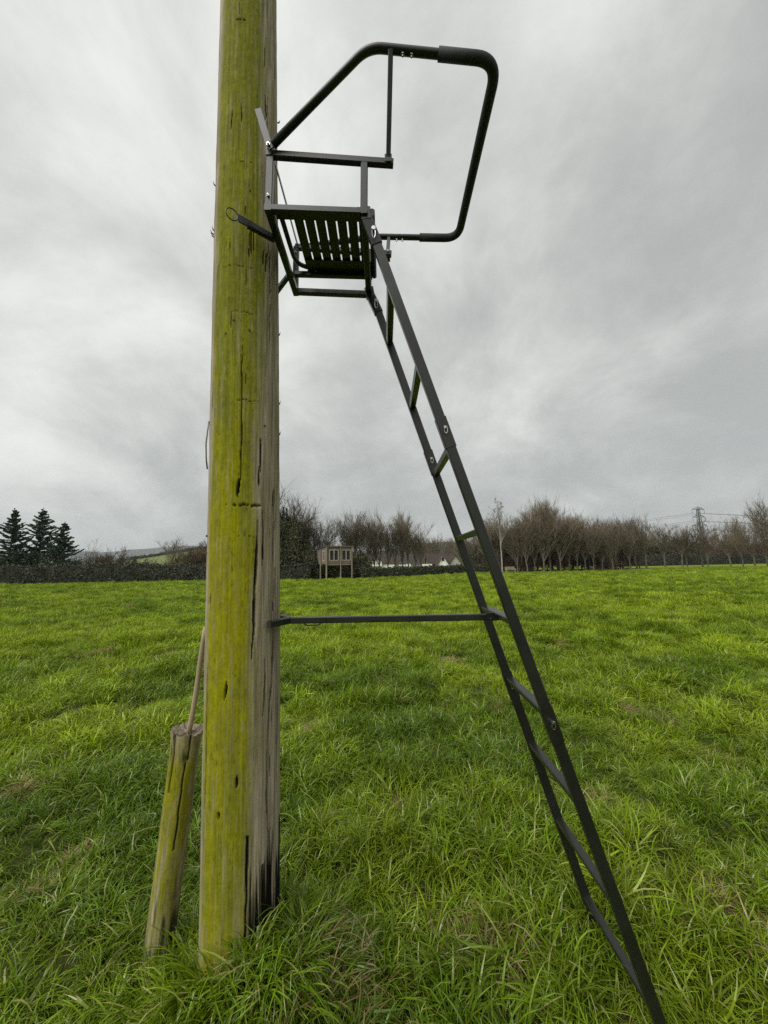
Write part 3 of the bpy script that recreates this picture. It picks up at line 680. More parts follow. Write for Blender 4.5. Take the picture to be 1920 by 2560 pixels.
# --- conifers on the left
def conifer(seed, H, R, gaps):
    r = random.Random(seed); segs = [((0, 0, -0.2), (0.05, 0, H * 0.55), 0.20, 0.10), ((0.05, 0, H * 0.55), (0, 0, H), 0.10, 0.012)]; br = []; C = []; D = []
    z = H * 0.12; 
    while z < H * 0.985:
        t = z / H; n = r.randint(4, 6)
        for k in range(n):
            if r.random() < gaps * (1 - t): continue
            an = r.uniform(0, 6.283); L = R * min(1.0, (1 - t) * 1.55 + 0.05) * r.uniform(0.35, 1.05) * (0.62 + 0.75 * float(fbm(an * 1.3 + seed, t * 5.5, seed, 2)))
            p = Vector((0.03, 0, z + H * r.uniform(-.02, .02))); d = Vector((math.cos(an), math.sin(an), r.uniform(-.1, .35) - 0.30 * (1 - t)))
            q0 = p; ns = max(3, int(L / 0.30))
            for s_ in range(ns):
                d.z += 0.10; dn = d.normalized(); q = q0 + dn * (L / ns); br.append((tuple(q0), tuple(q), 0.03 * (1 - s_ / ns) + .008, 0.03 * (1 - (s_ + 1) / ns) + .006))
                w = 0.18 + 0.38 * min(1, L / R) * (1 - 0.5 * abs(2 * s_ / ns - 1))
                for m_ in range(16):
                    c = q0.lerp(q, r.random()); sd_ = Vector((-dn.y, dn.x, 0)) * r.choice((-1, 1)) * w * r.uniform(.3, 1.0) + dn * w * 0.7 + Vector((0, 0, r.uniform(-.16, .05)))
                    C.append(c); D.append(sd_)
                q0 = q
        z += H * 0.022 * r.uniform(0.6, 1.4)
    for k in range(8): C.append(Vector((0, 0, H * (0.93 + 0.01 * k)))); D.append(Vector((r.uniform(-.15, .15), r.uniform(-.15, .15), .22)))
    C = np.array([tuple(c) for c in C]); D = np.array([tuple(c) for c in D]); n = len(C); g = np.random.default_rng(seed)
    S_ = np.cross(D, g.normal(size=(n, 3))); S_ /= np.linalg.norm(S_, axis=1, keepdims=True); S_ *= g.uniform(0.05, 0.12, (n, 1))
    V = np.stack([C, C + D * .5 + S_, C + D, C + D * .5 - S_], 1).reshape(-1, 3); F = tri(np.arange(4 * n).reshape(-1, 4))
    return join([strips(segs, 8)]), join([(V, F), strips(br, 3)])
for k, (px, Y, H, Rr, gp, lab) in enumerate(((20, 55, 10.4, 3.4, .30, 'dark conifer at the left edge of the photo with a pointed top'), (93, 56, 10.6, 3.7, .40, 'tallest dark conifer, open gaps between its branches, middle of three'),
        (150, 54, 8.2, 2.8, .10, 'shorter dense green conifer, rightmost of the three'))):
    (tv, tf), (cv, cf) = conifer(300 + k, H, Rr, gp)
    e = empty('conifer_tree', (bx(px, Y), Y, 0), lab, 'tree', 'conifers behind the left hedge')
    for nm, me in (('trunk', np_mesh('trunk', tv, tf, M['bark'], True)), ('crown', np_mesh('crown', cv, cf, M['needle']))):
        o = bpy.data.objects.new(nm, me); COL.objects.link(o); o.parent = e
for k, (px, Y, H, lab) in enumerate(((335, 75, 3.4, 'small dark conifer behind the left hedge, below the far hill'), (395, 80, 2.2, 'tiny young conifer left of two behind the hedge'), (412, 80, 2.4, 'tiny young conifer beside the lone bare tree behind the hedge'), (473, 70, 4.3, 'small conifer close to the left side of the pole'))):
    (tv, tf), (cv, cf) = conifer(330 + k, H, H * .36, .05)
    e = empty('young_conifer', (bx(px, Y), Y, 0), lab, 'tree')
    for nm, me in (('trunk', np_mesh('trunk', tv, tf, M['bark'], True)), ('crown', np_mesh('crown', cv, cf, M['needle']))):
        o = bpy.data.objects.new(nm, me); COL.objects.link(o); o.parent = e

# --- hedges
def hedge(name, path, h, w, n, label, seed, size=0.13):
    """bumpy dark core, a shell of leaves and stray twigs along a ground path"""
    P = np.array(path, float); seg = np.linalg.norm(np.diff(P, axis=0), axis=1); cum = np.concatenate([[0], np.cumsum(seg)]); T = cum[-1]
    def at(s_):
        x = np.interp(s_, cum, P[:, 0]); y = np.interp(s_, cum, P[:, 1]); k = np.clip(np.searchsorted(cum, s_) - 1, 0, len(seg) - 1)
        t = (P[k + 1] - P[k]) / seg[k][..., None]; return x, y, np.stack([-t[..., 1], t[..., 0]], -1)
    def top(s_): return h * (0.86 + 0.34 * fbm(s_ * 0.35, s_ * 0 + seed, seed, 4))
    root = empty(name, (P[0, 0], P[0, 1], 0), label, 'hedge'); o0 = np.array([P[0, 0], P[0, 1], 0])
    ns, na_ = int(T * 2.5), 12; S_, A_ = np.meshgrid(np.linspace(0, T, ns), np.linspace(0, math.pi, na_), indexing='ij')
    x, y, nn = at(S_); tp = top(S_) - 0.10; bmp = 0.82 + 0.25 * fbm(S_ * 1.6, A_ * 2.5, seed + 3, 3)
    cx = np.cos(A_) * w * 0.5 * bmp; cz = np.where((A_ < .01) | (A_ > 3.13), -0.1, np.clip(np.sin(A_) * 1.35, 0, 1) * tp * bmp)
    V = np.stack([x + nn[..., 0] * cx, y + nn[..., 1] * cx, cz], -1).reshape(-1, 3) - o0
    i, j = np.meshgrid(np.arange(ns - 1), np.arange(na_ - 1), indexing='ij')
    F = np.stack([i * na_ + j, (i + 1) * na_ + j, (i + 1) * na_ + j + 1, i * na_ + j + 1], -1).reshape(-1, 4)
    o = bpy.data.objects.new('branches', np_mesh('branches', V, F, M['hedge_core'])); COL.objects.link(o); o.parent = root  # solid dark core stands in for branches, added to block light
    def pts(g, n):
        s_ = g.uniform(0, T, n); a = g.uniform(0, math.pi, n); x, y, nn = at(s_); k = g.uniform(0.85, 1.12, n) * (0.85 + 0.3 * fbm(s_ * 1.6, a * 2.5, seed + 3, 3))
        c = np.cos(a) * w * 0.5 * k; z = np.clip(np.sin(a) * 1.35, 0, 1) * top(s_) * k * g.uniform(0.25, 1.0, n) ** 0.35
        return np.stack([x + nn[:, 0] * c, y + nn[:, 1] * c, z], -1) - o0
    V, F = leaf_cloud(seed, pts, n, size)
    g = np.random.default_rng(seed + 9); s_ = g.uniform(0, T, n // 8); x, y, nn = at(s_); c = g.uniform(-.4, .4, len(s_)) * w; z = top(s_) * 0.8
    a = np.stack([x + nn[:, 0] * c, y + nn[:, 1] * c, z], -1) - o0; b = a + np.stack([g.normal(0, .12, len(s_)), g.normal(0, .12, len(s_)), g.uniform(.2, .62, len(s_))], -1)
    tw = strips([(a[k], b[k], .011, .003) for k in range(len(s_))], 1)
    V, F = join([(V, tri(F)), tw])
    o = bpy.data.objects.new('leaves', np_mesh('leaves', V, F, M['hedge'])); COL.objects.link(o); o.parent = root; tag(o, kind='stuff')
hedge('hedge', [(-62, 45.5), (-46, 45.8), (-22.5, 47.3), (-8.5, 45.5)], 1.95, 1.8, 26000, 'long dark clipped hedge along the left edge of the field', 401)
hedge('hedge', [(-3.2, 45.8), (3, 50), (13.9, 63.0), (16.5, 64.5)], 1.10, 1.5, 15000, 'low dark hedge between the stilt cabin and the ladder', 402)
hedge('hedge', [(58, 98), (90, 104), (130, 112)], 2.6, 2.2, 14000, 'distant dark hedge behind the single trees at the right', 403, 0.2)

# --- ivy-covered trees and dense evergreen growth beside the cabin
def ivy_mass(px, Y, H, R, n, label, seed):
    e = empty('ivy_bush', (bx(px, Y), Y, 0), label, 'bush')
    def pts(g, n):
        a = g.uniform(0, 6.283, n); t = g.uniform(0, 1, n); t = t ** 1.25 * (0.72 + 0.5 * fbm(a * 1.6 + 4, a * 0 + seed, seed + 1, 3)); rr = R * np.sqrt(np.clip(1.12 - t ** 3.2, 0.03, 2)) * (0.45 + 1.05 * fbm(a * 2.6 + 9, t * 7, seed, 3)) * g.uniform(0.3, 1.0, n) ** 0.4
        return np.stack([np.cos(a) * rr, np.sin(a) * rr, t * H], -1)
    V, F = leaf_cloud(seed, pts, n, 0.13); r = random.Random(seed)
    tw = strips([((r.uniform(-R, R) * .6, -R * r.uniform(.3, .95), r.uniform(0, H * .7)), (r.uniform(-R, R) * .8, -R * r.uniform(.4, 1.0), r.uniform(.3, H)), .016, .006) for _ in range(90)], 3)
    V, F = join([(V, tri(F)), tw])
    o = bpy.data.objects.new('foliage', np_mesh('foliage', V, F, M['ivy'])); COL.objects.link(o); o.parent = e; tag(o, kind='stuff')
    (tv, tf), _ = grow(seed, H * .9, .3, .18, 5, 2, 1, 1); o = bpy.data.objects.new('trunk', np_mesh('trunk', tv, tf, M['bark'])); COL.objects.link(o); o.parent = e
ivy_mass(684, 46.5, 7.4, 1.7, 9000, 'dark evergreen bush half hidden by the right side of the pole', 501)
ivy_mass(708, 48.0, 7.9, 1.5, 9000, 'tallest ivy covered bush just right of the pole', 507)
ivy_mass(733, 47.0, 7.0, 1.4, 9000, 'tall ivy covered bush between the pole and the stilt cabin', 502)
ivy_mass(757, 48.0, 4.8, 1.3, 6000, 'middling dark bush left of the stilt cabin', 508)
ivy_mass(776, 47.0, 3.4, 1.3, 6000, 'lower dark bush touching the left wall of the stilt cabin', 503)
ivy_mass(845, 50.0, 3.0, 2.2, 6000, 'dark bush in the shade under the stilt cabin', 504)
ivy_mass(893, 50.5, 3.3, 1.7, 5000, 'dark bush right behind the stilt cabin corner post', 505)
ivy_mass(1190, 72, 4.6, 2.0, 5000, 'dark green bush seen between the two ladder stiles', 506)
# bare trees behind the cabin and along the middle hedge
for key, px, Y, s_, rz, lab in (('big0', 722, 50, 1.04, 0.4, 'largest bare tree, wide branching crown above the ivy beside the pole'), ('big1', 690, 52, .95, 2.2, 'bare tree rising behind the pole above the ivy'),
        ('big1', 805, 53, .82, 1.1, 'bare branching tree rising directly above the stilt cabin'), ('big0', 770, 55, .86, 3.9, 'bare tree left of the cabin roof')):
    put_tree(key, bx(px, Y), Y, s_, rz, lab)
for k, (px, Y, s_) in enumerate(((862, 56, 1.0), (880, 58, .95), (897, 57, 1.06), (915, 60, .98), (932, 61, .92), (948, 60, 1.0), (966, 63, .92), (985, 62, .98), (1003, 64, 1.08), (1020, 66, 1.1), (1036, 68, .92), (1050, 72, .8))):
    put_tree('wood%d' % (k % 4), bx(px, Y), Y, s_, k * 1.3, 'bare upright tree, %s from the cabin in the row behind the middle hedge' % ORD[k], 'bare trees behind the middle hedge')
for k, (px, Y, s_) in enumerate(((1062, 150, 1.6), (1090, 150, 1.6), (1118, 146, 1.5), (1150, 150, 1.5), (1150, 84, .95), (1163, 92, 1.1), (1176, 86, .9), (1190, 96, 1.15), (1205, 90, 1.05), (1218, 80, .95))):
    put_tree('round%d' % (k % 3), bx(px, Y), Y, s_, k * 1.7, 'bare tree in the group around the white gabled house', 'bare trees around the white gabled house')
# --- the wood on the right
put_tree('birch', bx(1252, 60), 60, 1.02, 0.3, 'tall slender pale birch at the left end of the right wood')
k = 0
for row, (Y0, px0, px1, st_, sc0) in enumerate(((61, 1290, 1545, 21, .92), (66, 1225, 1600, 19, 1.02), (72, 1215, 1610, 20, 1.05))):
    px = px0
    while px < px1:
        tall = 1.18 if 1345 < px < 1405 else (0.93 if px < 1280 else 1.0)
        Y = Y0 + rg.uniform(-2, 2)
        put_tree('wood%d' % rg.randrange(4), bx(px, Y), Y, sc0 * tall * rg.uniform(.86, 1.08) * (1.0 - 0.10 * (px > 1450)), rg.uniform(0, 6.28), 'bare brown tree in the dense wood right of the ladder', 'trees of the right wood')
        px += st_ * rg.uniform(.75, 1.25)
for k in range(26):
    px = 1215 + k * 14 + rg.uniform(-6, 6); Y = rg.uniform(63, 74)
    put_tree('scrub%d' % rg.randrange(3), bx(px, Y), Y, rg.uniform(.75, 1.15), rg.uniform(0, 6.28), 'brown twiggy bush under the trees of the right wood', 'undergrowth of the right wood', 'bush', 'bush')
lm = simple('leaf_litter', (0.040, 0.026, 0.014), (0.085, 0.056, 0.030), 2.5, 0.95, det=8, bump=0.6)
def litter(x0, x1, f0, f1, seed):
    nx, ny = 90, 12; X, T = np.meshgrid(np.linspace(x0, x1, nx), np.linspace(0, 1, ny), indexing='ij'); e0 = f0(X) + (fbm(X * .6, X * 0, seed, 3) - .5) * 1.4; e1 = f1(X) + (fbm(X * .5, X * 0 + 3, seed + 1, 3) - .5) * 2
    Yy = e0 + (e1 - e0) * T; Z = np.sin(np.pi * np.clip(T, 0, 1)) * 0.05 + 0.02 + 0.05 * fbm(X * 1.5, Yy * 1.5, seed + 2, 3)
    V = np.stack([X, Yy, Z], -1).reshape(-1, 3); i, j = np.meshgrid(np.arange(nx - 1), np.arange(ny - 1), indexing='ij'); F = np.stack([i * ny + j, (i + 1) * ny + j, (i + 1) * ny + j + 1, i * ny + j + 1], -1).reshape(-1, 4)
    o = bpy.data.objects.new('woodland_floor', np_mesh('woodland_floor', V, F, lm, True)); COL.objects.link(o); tag(o, kind='structure')
litter(13, 47, lambda x: np.interp(x, [13, 20, 30, 47], [62.5, 58.6, 60.0, 66.0]), lambda x: x * 0 + 76, 801)
litter(46, 75, lambda x: np.interp(x, [46, 60, 75], [65.5, 63.2, 60.0]), lambda x: np.interp(x, [46, 60, 75], [67.5, 64.4, 61.2]), 805)
# --- single trees in a row at the right
row = ((1610, 66, 1.16, 'round1', 'dark bare tree standing at the right end of the wood'), (1587, 72, .98, 'wood2', 'slim bare tree just left of the tree at the wood end'), (1657, 78, 1.20, 'round0', 'first single rounded bare tree right of the wood'),
       (1700, 76, 1.06, 'round2', 'bare tree with pale trunk left of the pylon'), (1712, 77, .98, 'round1', 'slimmer bare tree touching the one left of the pylon'), (1750, 77, 1.22, 'round0', 'rounded bare tree standing in front of the pylon'),
       (1763, 74, .78, 'wood1', 'thin sapling leaning beside the tree in front of the pylon'), (1820, 62, .86, 'round2', 'first bare tree with a pale thin trunk right of the pylon'), (1850, 70, 1.0, 'wood3', 'narrow bare tree second right of the pylon'),
       (1880, 64, .92, 'round1', 'bare tree with pale trunk third right of the pylon'), (1912, 66, 1.22, 'wood0', 'tall bare tree at the right edge of the photo'), (1945, 62, 1.2, 'round0', 'bare tree just past the right edge of the photo'))
for px, Y, s_, key, lab in row: put_tree(key, bx(px, Y), Y, s_, px * .7, lab, 'single trees at the right')
for k in range(24):
    px = 1560 + k * 17 + rg.uniform(-6, 6); Y = rg.uniform(104, 122)
    put_tree('scrub%d' % (0 if px > 1740 else rg.randrange(1, 3)), bx(px, Y), Y, rg.uniform(1.5, 2.1), rg.uniform(0, 6.28), 'russet bush in the thicket beyond the single trees', 'thicket beyond the single trees', 'bush', 'bush')
# --- left: bare tree by the conifers, scrub behind the hedge, lone tree on the slope
put_tree('thin', bx(186, 54), 54, .82, 0.2, 'leaning bare tree right of the conifers')
put_tree('round0', bx(428, 90), 90, 1.12, 1.2, 'lone rounded bare tree in front of the green slope')
for k, (px, Y, s_) in enumerate(((205, 60, .8), (232, 62, .95), (258, 64, 1.05), (280, 66, 1.2), (305, 66, 1.05), (360, 66, .7), (380, 64, .75), (440, 70, .95), (455, 66, .9), (490, 62, 1.15), (508, 62, 1.35), (495, 75, 1.5), (530, 62, 1.3), (130, 58, .7), (60, 58, .7), (10, 60, .9), (170, 58, .8))):
    put_tree('scrub%d' % (k % 3), bx(px, Y), Y, s_, k * 1.1, 'brown scrub bush behind the left hedge', 'scrub behind the left hedge', 'bush', 'bush')

# ------------------------------------------------------------------ hills
def hill(name, prof, Y0, depth, mat, seed, label=None, rough=0.0, nx=160):
    """a ridge: prof = [(x, height)], front foot at Y0, crest at Y0 + depth/2"""
    xs = np.linspace(prof[0][0], prof[-1][0], nx); hh = np.interp(xs, [p[0] for p in prof], [p[1] for p in prof])
    hh = hh + rough * (fbm(xs / (12 * rough + 1e-6), xs * 0, seed, 4) - 0.5); ts = np.linspace(0, 1, 24)
    T, X = np.meshgrid(ts, xs, indexing='ij'); Hh = np.tile(hh, (24, 1)); Z = Hh * np.sin(np.pi * T) ** 1.2 - 0.5
    V = np.stack([X, Y0 + T * depth, Z], -1).reshape(-1, 3); i, j = np.meshgrid(np.arange(23), np.arange(nx - 1), indexing='ij')
    F = np.stack([i * nx + j, i * nx + j + 1, (i + 1) * nx + j + 1, (i + 1) * nx + j], -1).reshape(-1, 4)
    o = bpy.data.objects.new(name, np_mesh(name, V, F, mat, True)); COL.objects.link(o); tag(o, kind='structure')
    return lambda x, t: np.interp(x, xs, hh) * math.sin(math.pi * t) ** 1.2 - 0.5
M['far_wood'] = simple('far_wooded_hill', (0.030, 0.036, 0.030), (0.060, 0.062, 0.046), 0.02, 0.95, det=8)
M['brown_wood'] = simple('brown_wooded_hill', (0.016, 0.013, 0.008), (0.034, 0.026, 0.016), 0.12, 0.95, det=8)
M['pasture'] = simple('green_pasture', (0.085, 0.115, 0.025), (0.135, 0.150, 0.040), 0.02, 0.95)
hill('hill', [(-3400, 90), (-2600, 150), (-2150, 132), (-1900, 148), (-1500, 170), (-1350, 158), (-900, 120), (0, 60), (1500, 60), (2600, 95), (3600, 110)], 2500, 900, M['far_wood'], 601, rough=14)
hz_ = hill('hill', [(-320, 0), (-235, 5), (-190, 11), (-150, 17), (-125, 21), (-90, 20), (-60, 10), (-30, 0)], 240, 160, M['pasture'], 602)
hill('hill', [(-130, 0), (-60, 12), (0, 18), (40, 24), (75, 27), (110, 22), (170, 12), (260, 8), (420, 14), (520, 20), (700, 22)], 380, 150, M['brown_wood'], 603, rough=3)
def hill_wood():
    g_ = np.random.default_rng(620); n = 9000; x = g_.uniform(-90, 640, n); t = g_.uniform(0.05, 0.6, n)
    hh = np.interp(x, [-130, -60, 0, 40, 75, 110, 170, 260, 420, 520, 700], [0, 12, 18, 24, 27, 22, 12, 8, 14, 20, 22]); z = hh * np.sin(np.pi * t) ** 1.2 - 1.0; y = 380 + 150 * t
    hgt = g_.uniform(3.0, 6.5, n) * (0.6 + 0.8 * fbm(x / 14, y / 14, 621, 3)); a = np.stack([x, y, z], -1); b = a + np.stack([g_.normal(0, .8, n), g_.normal(0, .8, n), hgt], -1)
    V, F = strips([(a[k], b[k], .42, .05) for k in range(n)], 1)
    o = bpy.data.objects.new('hill_woodland', np_mesh('hill_woodland', V, F, M['brown_wood'])); COL.objects.link(o); tag(o, 'bare brown woodland covering the low hill behind the houses', 'woodland', kind='stuff')
hill_wood()
# hedgerows on the slope
def row_hedge(a, b, h, label, seed, n=2500):
    e = empty('hedgerow', (a[0], a[1], 0), label, 'hedge'); A = np.array(a); B = np.array(b)
    def pts(g, n):
        t = g.uniform(0, 1, n); p = A + (B - A) * t[:, None]; ty = (p[:, 1] - 240) / 160
        z0 = np.interp(p[:, 0], [-320, -235, -190, -150, -125, -60, 0, 60], [0, 5, 11, 17, 21, 22, 14, 0]) * np.sin(np.pi * np.clip(ty, 0, 1)) ** 1.2 - .5
        return np.stack([p[:, 0], p[:, 1] + g.normal(0, .5, n), z0 + g.uniform(0, h, n) * (.6 + .8 * fbm(t * 22, t * 0, seed, 3))], -1) - np.array([a[0], a[1], 0])
    V, F = leaf_cloud(seed, pts, n, .5); o = bpy.data.objects.new('leaves', np_mesh('leaves', V, F, M['hedge'])); COL.objects.link(o); o.parent = e; tag(o, kind='stuff')
row_hedge((-235, 318), (-105, 318), 2.2, 'dark hedgerow along the crest of the green slope', 611, 4000)
row_hedge((-190, 285), (-120, 300), 2.2, 'dark hedgerow crossing the middle of the green slope', 612)
put_tree('round1', -152, 318, .9, .3, 'small round tree on the skyline of the green slope', z=16.0)

# ------------------------------------------------------------------ cabin on stilts
def build_cabin():
    Y = 43.6; loc = Vector((bx(813, Y), Y, 0)); root = empty('stilt_cabin', loc, 'small grey timber cabin on tall stilts at the field edge', 'cabin')
    rz = R_(27); rot = Matrix.Rotation(rz, 3, 'Z')
    bd = simple('silvered_boards', (0.120, 0.088, 0.072), (0.215, 0.168, 0.142), 9, 0.9, sc=(1, 1, 0.15), bump=0.2); fr = simple('pale_frame', (0.42, 0.37, 0.31), (0.52, 0.47, 0.41), 8, 0.8)
    pw_ = simple('pale_post_wood', (0.17, 0.14, 0.095), (0.27, 0.23, 0.165), 7, 0.9, sc=(1, 1, .1)); rf = simple('roof_felt', (0.05, 0.045, 0.042), (0.09, 0.08, 0.075), 5, 0.9)
    gl = NT('window_glass').set(Base_Color=(0.02, 0.02, 0.022), Roughness=0.06).m; cu = simple('dark_red_curtain', (0.07, 0.012, 0.010), (0.14, 0.025, 0.02), 14, 0.9, sc=(6, 1, .3)); dk = simple('cabin_inside', (0.02, 0.018, 0.016), (0.03, 0.027, 0.024), 4, .9)
    # local: x along front, y into depth, front face at y=0, left edge x=0
    L = 3.12; Dp = 3.3; zf, zt, zb = 1.88, 3.78, 3.55
    def w(x, y, z): v = rot @ Vector((x, y, 0)); return loc + Vector((v.x, v.y, z))
    def quad(m, pts, th, nrm):
        n = rot @ Vector(nrm); vs = [w(*p) for p in pts]; vs2 = [v - n * th for v in vs]; k = len(vs)
        m.add(vs + vs2, [tuple(range(k)), tuple(range(2 * k - 1, k - 1, -1))] + [(i, i + k, (i + 1) % k + k, (i + 1) % k) for i in range(k)])
    def part(name, m, mat, par=root): return m.build(name, mat, par, loc)
    m = MB(); quad(m, [(0.05, 0.05, zf), (L - .05, 0.05, zf), (L - .05, Dp - .05, zf), (0.05, Dp - .05, zf)], .14, (0, 0, 1)); part('floor', m, pw_)
    wins = [(0.40, 1.50), (1.86, 2.98)]; wz0, wz1 = 2.12, 3.34
    # front wall boards around the window openings (vertical boards)
    x = 0.0; k = 0
    while x < L - 0.01:
        x2 = min(L, x + 0.13); xm = (x + x2) / 2; zz0, zz1 = zf - .10 - .012 * (k % 2), zt - .04
        spans = [(zz0, zz1)]
        for a, b in wins:
            if a < xm < b: spans = [(zz0, wz0), (wz1, zz1)]
        for za, zb_ in spans:
            m = MB(); quad(m, [(x + .004, -.001 * (k % 2), za), (x2 - .004, -.001 * (k % 2), za), (x2 - .004, -.001 * (k % 2), zb_), (x + .004, -.001 * (k % 2), zb_)], .03, (0, -1, 0)); part('board', m, bd)
        x = x2; k += 1
    yw = (1.15, 1.95); y = 0.0; k = 0     # left wall, its window near the front
    lw = (0.42, 1.25)
    while y < Dp - 0.01:
        y2 = min(Dp, y + 0.15); ym = (y + y2) / 2; top = zt - (zt - zb) * ym / Dp - .04; spans = [(zf - .10, top)]
        if lw[0] < ym < lw[1]: spans = [(zf - .10, wz0), (wz1 - .08, top)]
        for za, zb_ in spans:
            m = MB(); quad(m, [(-.001 * (k % 2), y2 - .004, za), (-.001 * (k % 2), y + .004, za), (-.001 * (k % 2), y + .004, zb_), (-.001 * (k % 2), y2 - .004, zb_)], .03, (-1, 0, 0)); part('board', m, bd)
        y = y2; k += 1
    m = MB(); quad(m, [(L, 0, zf - .1), (L, Dp, zf - .1), (L, Dp, zb - .05), (L, 0, zt - .05)], .03, (1, 0, 0)); part('wall', m, bd)
    m = MB(); quad(m, [(L - .04, Dp, zf - .1), (.04, Dp, zf - .1), (.04, Dp, zb - .05), (L - .04, Dp, zb - .05)], .03, (0, 1, 0)); part('wall', m, dk)
    m = MB(); quad(m, [(-.14, -.16, zt + .01), (L + .14, -.16, zt + .01), (L + .14, Dp + .12, zb), (-.14, Dp + .12, zb)], .07, (0, 0, 1)); r_ = part('roof', m, rf)
    m = MB(); quad(m, [(-.13, -.175, zt - .005), (L + .13, -.175, zt - .005), (L + .13, -.175, zt - .09), (-.13, -.175, zt - .09)][::-1], .02, (0, -1, 0)); part('fascia', m, bd, r_)
    def window(p0, p1, z0, z1, front):
        f = (lambda t, z, o: (p0 + (p1 - p0) * t, -o, z)) if front else (lambda t, z, o: (-o, p1 + (p0 - p1) * t, z)); nr = (0, -1, 0) if front else (-1, 0, 0)
        e = 0.07 / (p1 - p0); m = MB()
        for (t0, t1, za, zb_) in ((0, e, z0, z1), (1 - e, 1, z0, z1), (.5 - e * .55, .5 + e * .55, z0 + .06, z1 - .06), (e, 1 - e, z0, z0 + .06), (e, 1 - e, z1 - .06, z1)):
            quad(m, [f(t0, za, .022), f(t1, za, .022), f(t1, zb_, .022), f(t0, zb_, .022)], .05, nr)
        wn_ = part('window', m, fr)
        for t0, t1 in ((e, .5 - e * .55), (.5 + e * .55, 1 - e)):
            m = MB(); quad(m, [f(t0, z0 + .06, .0), f(t1, z0 + .06, .0), f(t1, z1 - .06, .0), f(t0, z1 - .06, .0)], .008, nr); part('pane', m, GLASS, wn_)
        m = MB(); quad(m, [f(e, z0 + .05, -.10), f(1 - e, z0 + .05, -.10), f(1 - e, z0 + (z1 - z0) * .52, -.10), f(e, z0 + (z1 - z0) * .52, -.10)], .02, nr); part('curtain', m, cu, wn_)
    g = NT('cabin_pane'); g.set(Base_Color=(0.02, 0.022, 0.024), Roughness=0.04, Alpha=0.45); GLASS = g.m
    for a, b in wins: window(a, b, wz0, wz1, True)
    window(lw[0], lw[1], wz0, wz1 - .08, False)
    for x, y, r0 in ((0.03, -.09, .085), (1.72, -.09, .07), (L - .02, -.09, .08), (-.09, 1.75, .07), (L - .25, Dp - .3, .06), (.4, Dp - .2, .06)):
        m = MB(); zt_ = zt - .10 if y < 0 else (zt - (zt - zb) * y / Dp - .15 if x < 0 else zf - .1); m.tube([w(x, y, -.2), w(x + .01, y, 1.2), w(x, y, zt_)], r0, 10, radii=[r0 * 1.1, r0, r0 * .85]); part('post', m, pw_)
    for yy in (0.02, Dp * .5, Dp - .1):
        m = MB(); m.beam(w(-.08, yy, zf - .22), w(L + .05, yy, zf - .22), .06, .14); part('joist', m, pw_)
build_cabin()

# ------------------------------------------------------------------ houses, bench, bits
def gable_house(name, loc, L, Wd, eave, ridge, rz, wall_m, roof_m, label, gable_m=None, hip=0.0, win=None, chim=False, parent=None):
    loc = Vector(loc); root = empty(name, loc - parent.location if parent else loc, label, None if parent else 'house'); root.parent = parent; rot = Matrix.Rotation(rz, 3, 'Z')
    def w(x, y, z): v = rot @ Vector((x, y, 0)); return loc + Vector((v.x, v.y, z))
    def part(nm, m, mat, par=root): return m.build(nm, mat, par, loc)
    a, b = L / 2, Wd / 2      # ridge along x; gable at x=-a faces -x
    m = MB(); vs = [w(-a, -b, -.2), w(a, -b, -.2), w(a, b, -.2), w(-a, b, -.2), w(-a, -b, eave), w(a, -b, eave), w(a, b, eave), w(-a, b, eave)]
    m.add(vs, [(0, 1, 5, 4), (1, 2, 6, 5), (2, 3, 7, 6), (3, 0, 4, 7)]); part('wall', m, wall_m)
    gm = gable_m or wall_m
    for s_ in (-1, 1):
        m = MB(); m.add([w(s_ * a, -b, eave), w(s_ * a, b, eave), w(s_ * a, 0, ridge)], [(0, 1, 2)]); part('gable', m, gm)
    o = .35
    for s_ in (-1, 1):
        m = MB(); dz = (ridge - eave) / b * o
        p = [w(-a - o, s_ * (b + o), eave - dz), w(a + o, s_ * (b + o), eave - dz), w(a + o, 0, ridge), w(-a - o, 0, ridge)]; q = [v + Vector((0, 0, .15)) for v in p]
        m.add(p + q, [(0, 1, 2, 3), (4, 7, 6, 5), (0, 4, 5, 1), (1, 5, 6, 2), (2, 6, 7, 3), (3, 7, 4, 0)]); part('roof', m, roof_m)
    for (x, y, z, sx, sz, face) in (win or []):
        m = MB(); n_ = Vector((-1, 0, 0)) if face == 'g' else Vector((0, -1, 0)); t_ = Vector((0, 1, 0)) if face == 'g' else Vector((1, 0, 0))
        c = Vector((-a, y, z)) if face == 'g' else Vector((x, -b, z))
        def qd(mm, k, off): mm.add([w(*(c + n_ * off + t_ * (i * sx * k / 2) + Vector((0, 0, j * sz * k / 2)))) for i, j in ((-1, -1), (1, -1), (1, 1), (-1, 1))], [(0, 1, 2, 3)])
        m2 = MB(); qd(m2, 1.25, .03); f_ = part('window', m2, WHITE); m = MB(); qd(m, 1.0, .05); part('pane', m, DARKG, root if parent else f_)
    if chim: m = MB(); m.box(w(a * .5, 0, ridge + .4), (.8, .8, 1.6), rz); part('chimney', m, BRICK)
    return root
WHITE = simple('white_render', (0.72, 0.72, 0.69), (0.82, 0.82, 0.79), 0.8, 0.9); GREYR = simple('grey_render', (0.30, 0.30, 0.28), (0.42, 0.42, 0.39), 0.8, 0.9)
TILE = simple('brown_tiles', (0.028, 0.018, 0.013), (0.050, 0.033, 0.025), 2.5, 0.9, sc=(1, 1, 4)); BRICK = simple('brick', (0.14, 0.085, 0.06), (0.2, 0.13, 0.10), 3, 0.9); DARKG = NT('dark_window').set(Base_Color=(0.05, 0.055, 0.06), Roughness=0.1).m
def bz(py, px, Y): return 1.6 + ((1411 - (px - 960) * 0.01745) - py) / 960 * Y
Y = 112
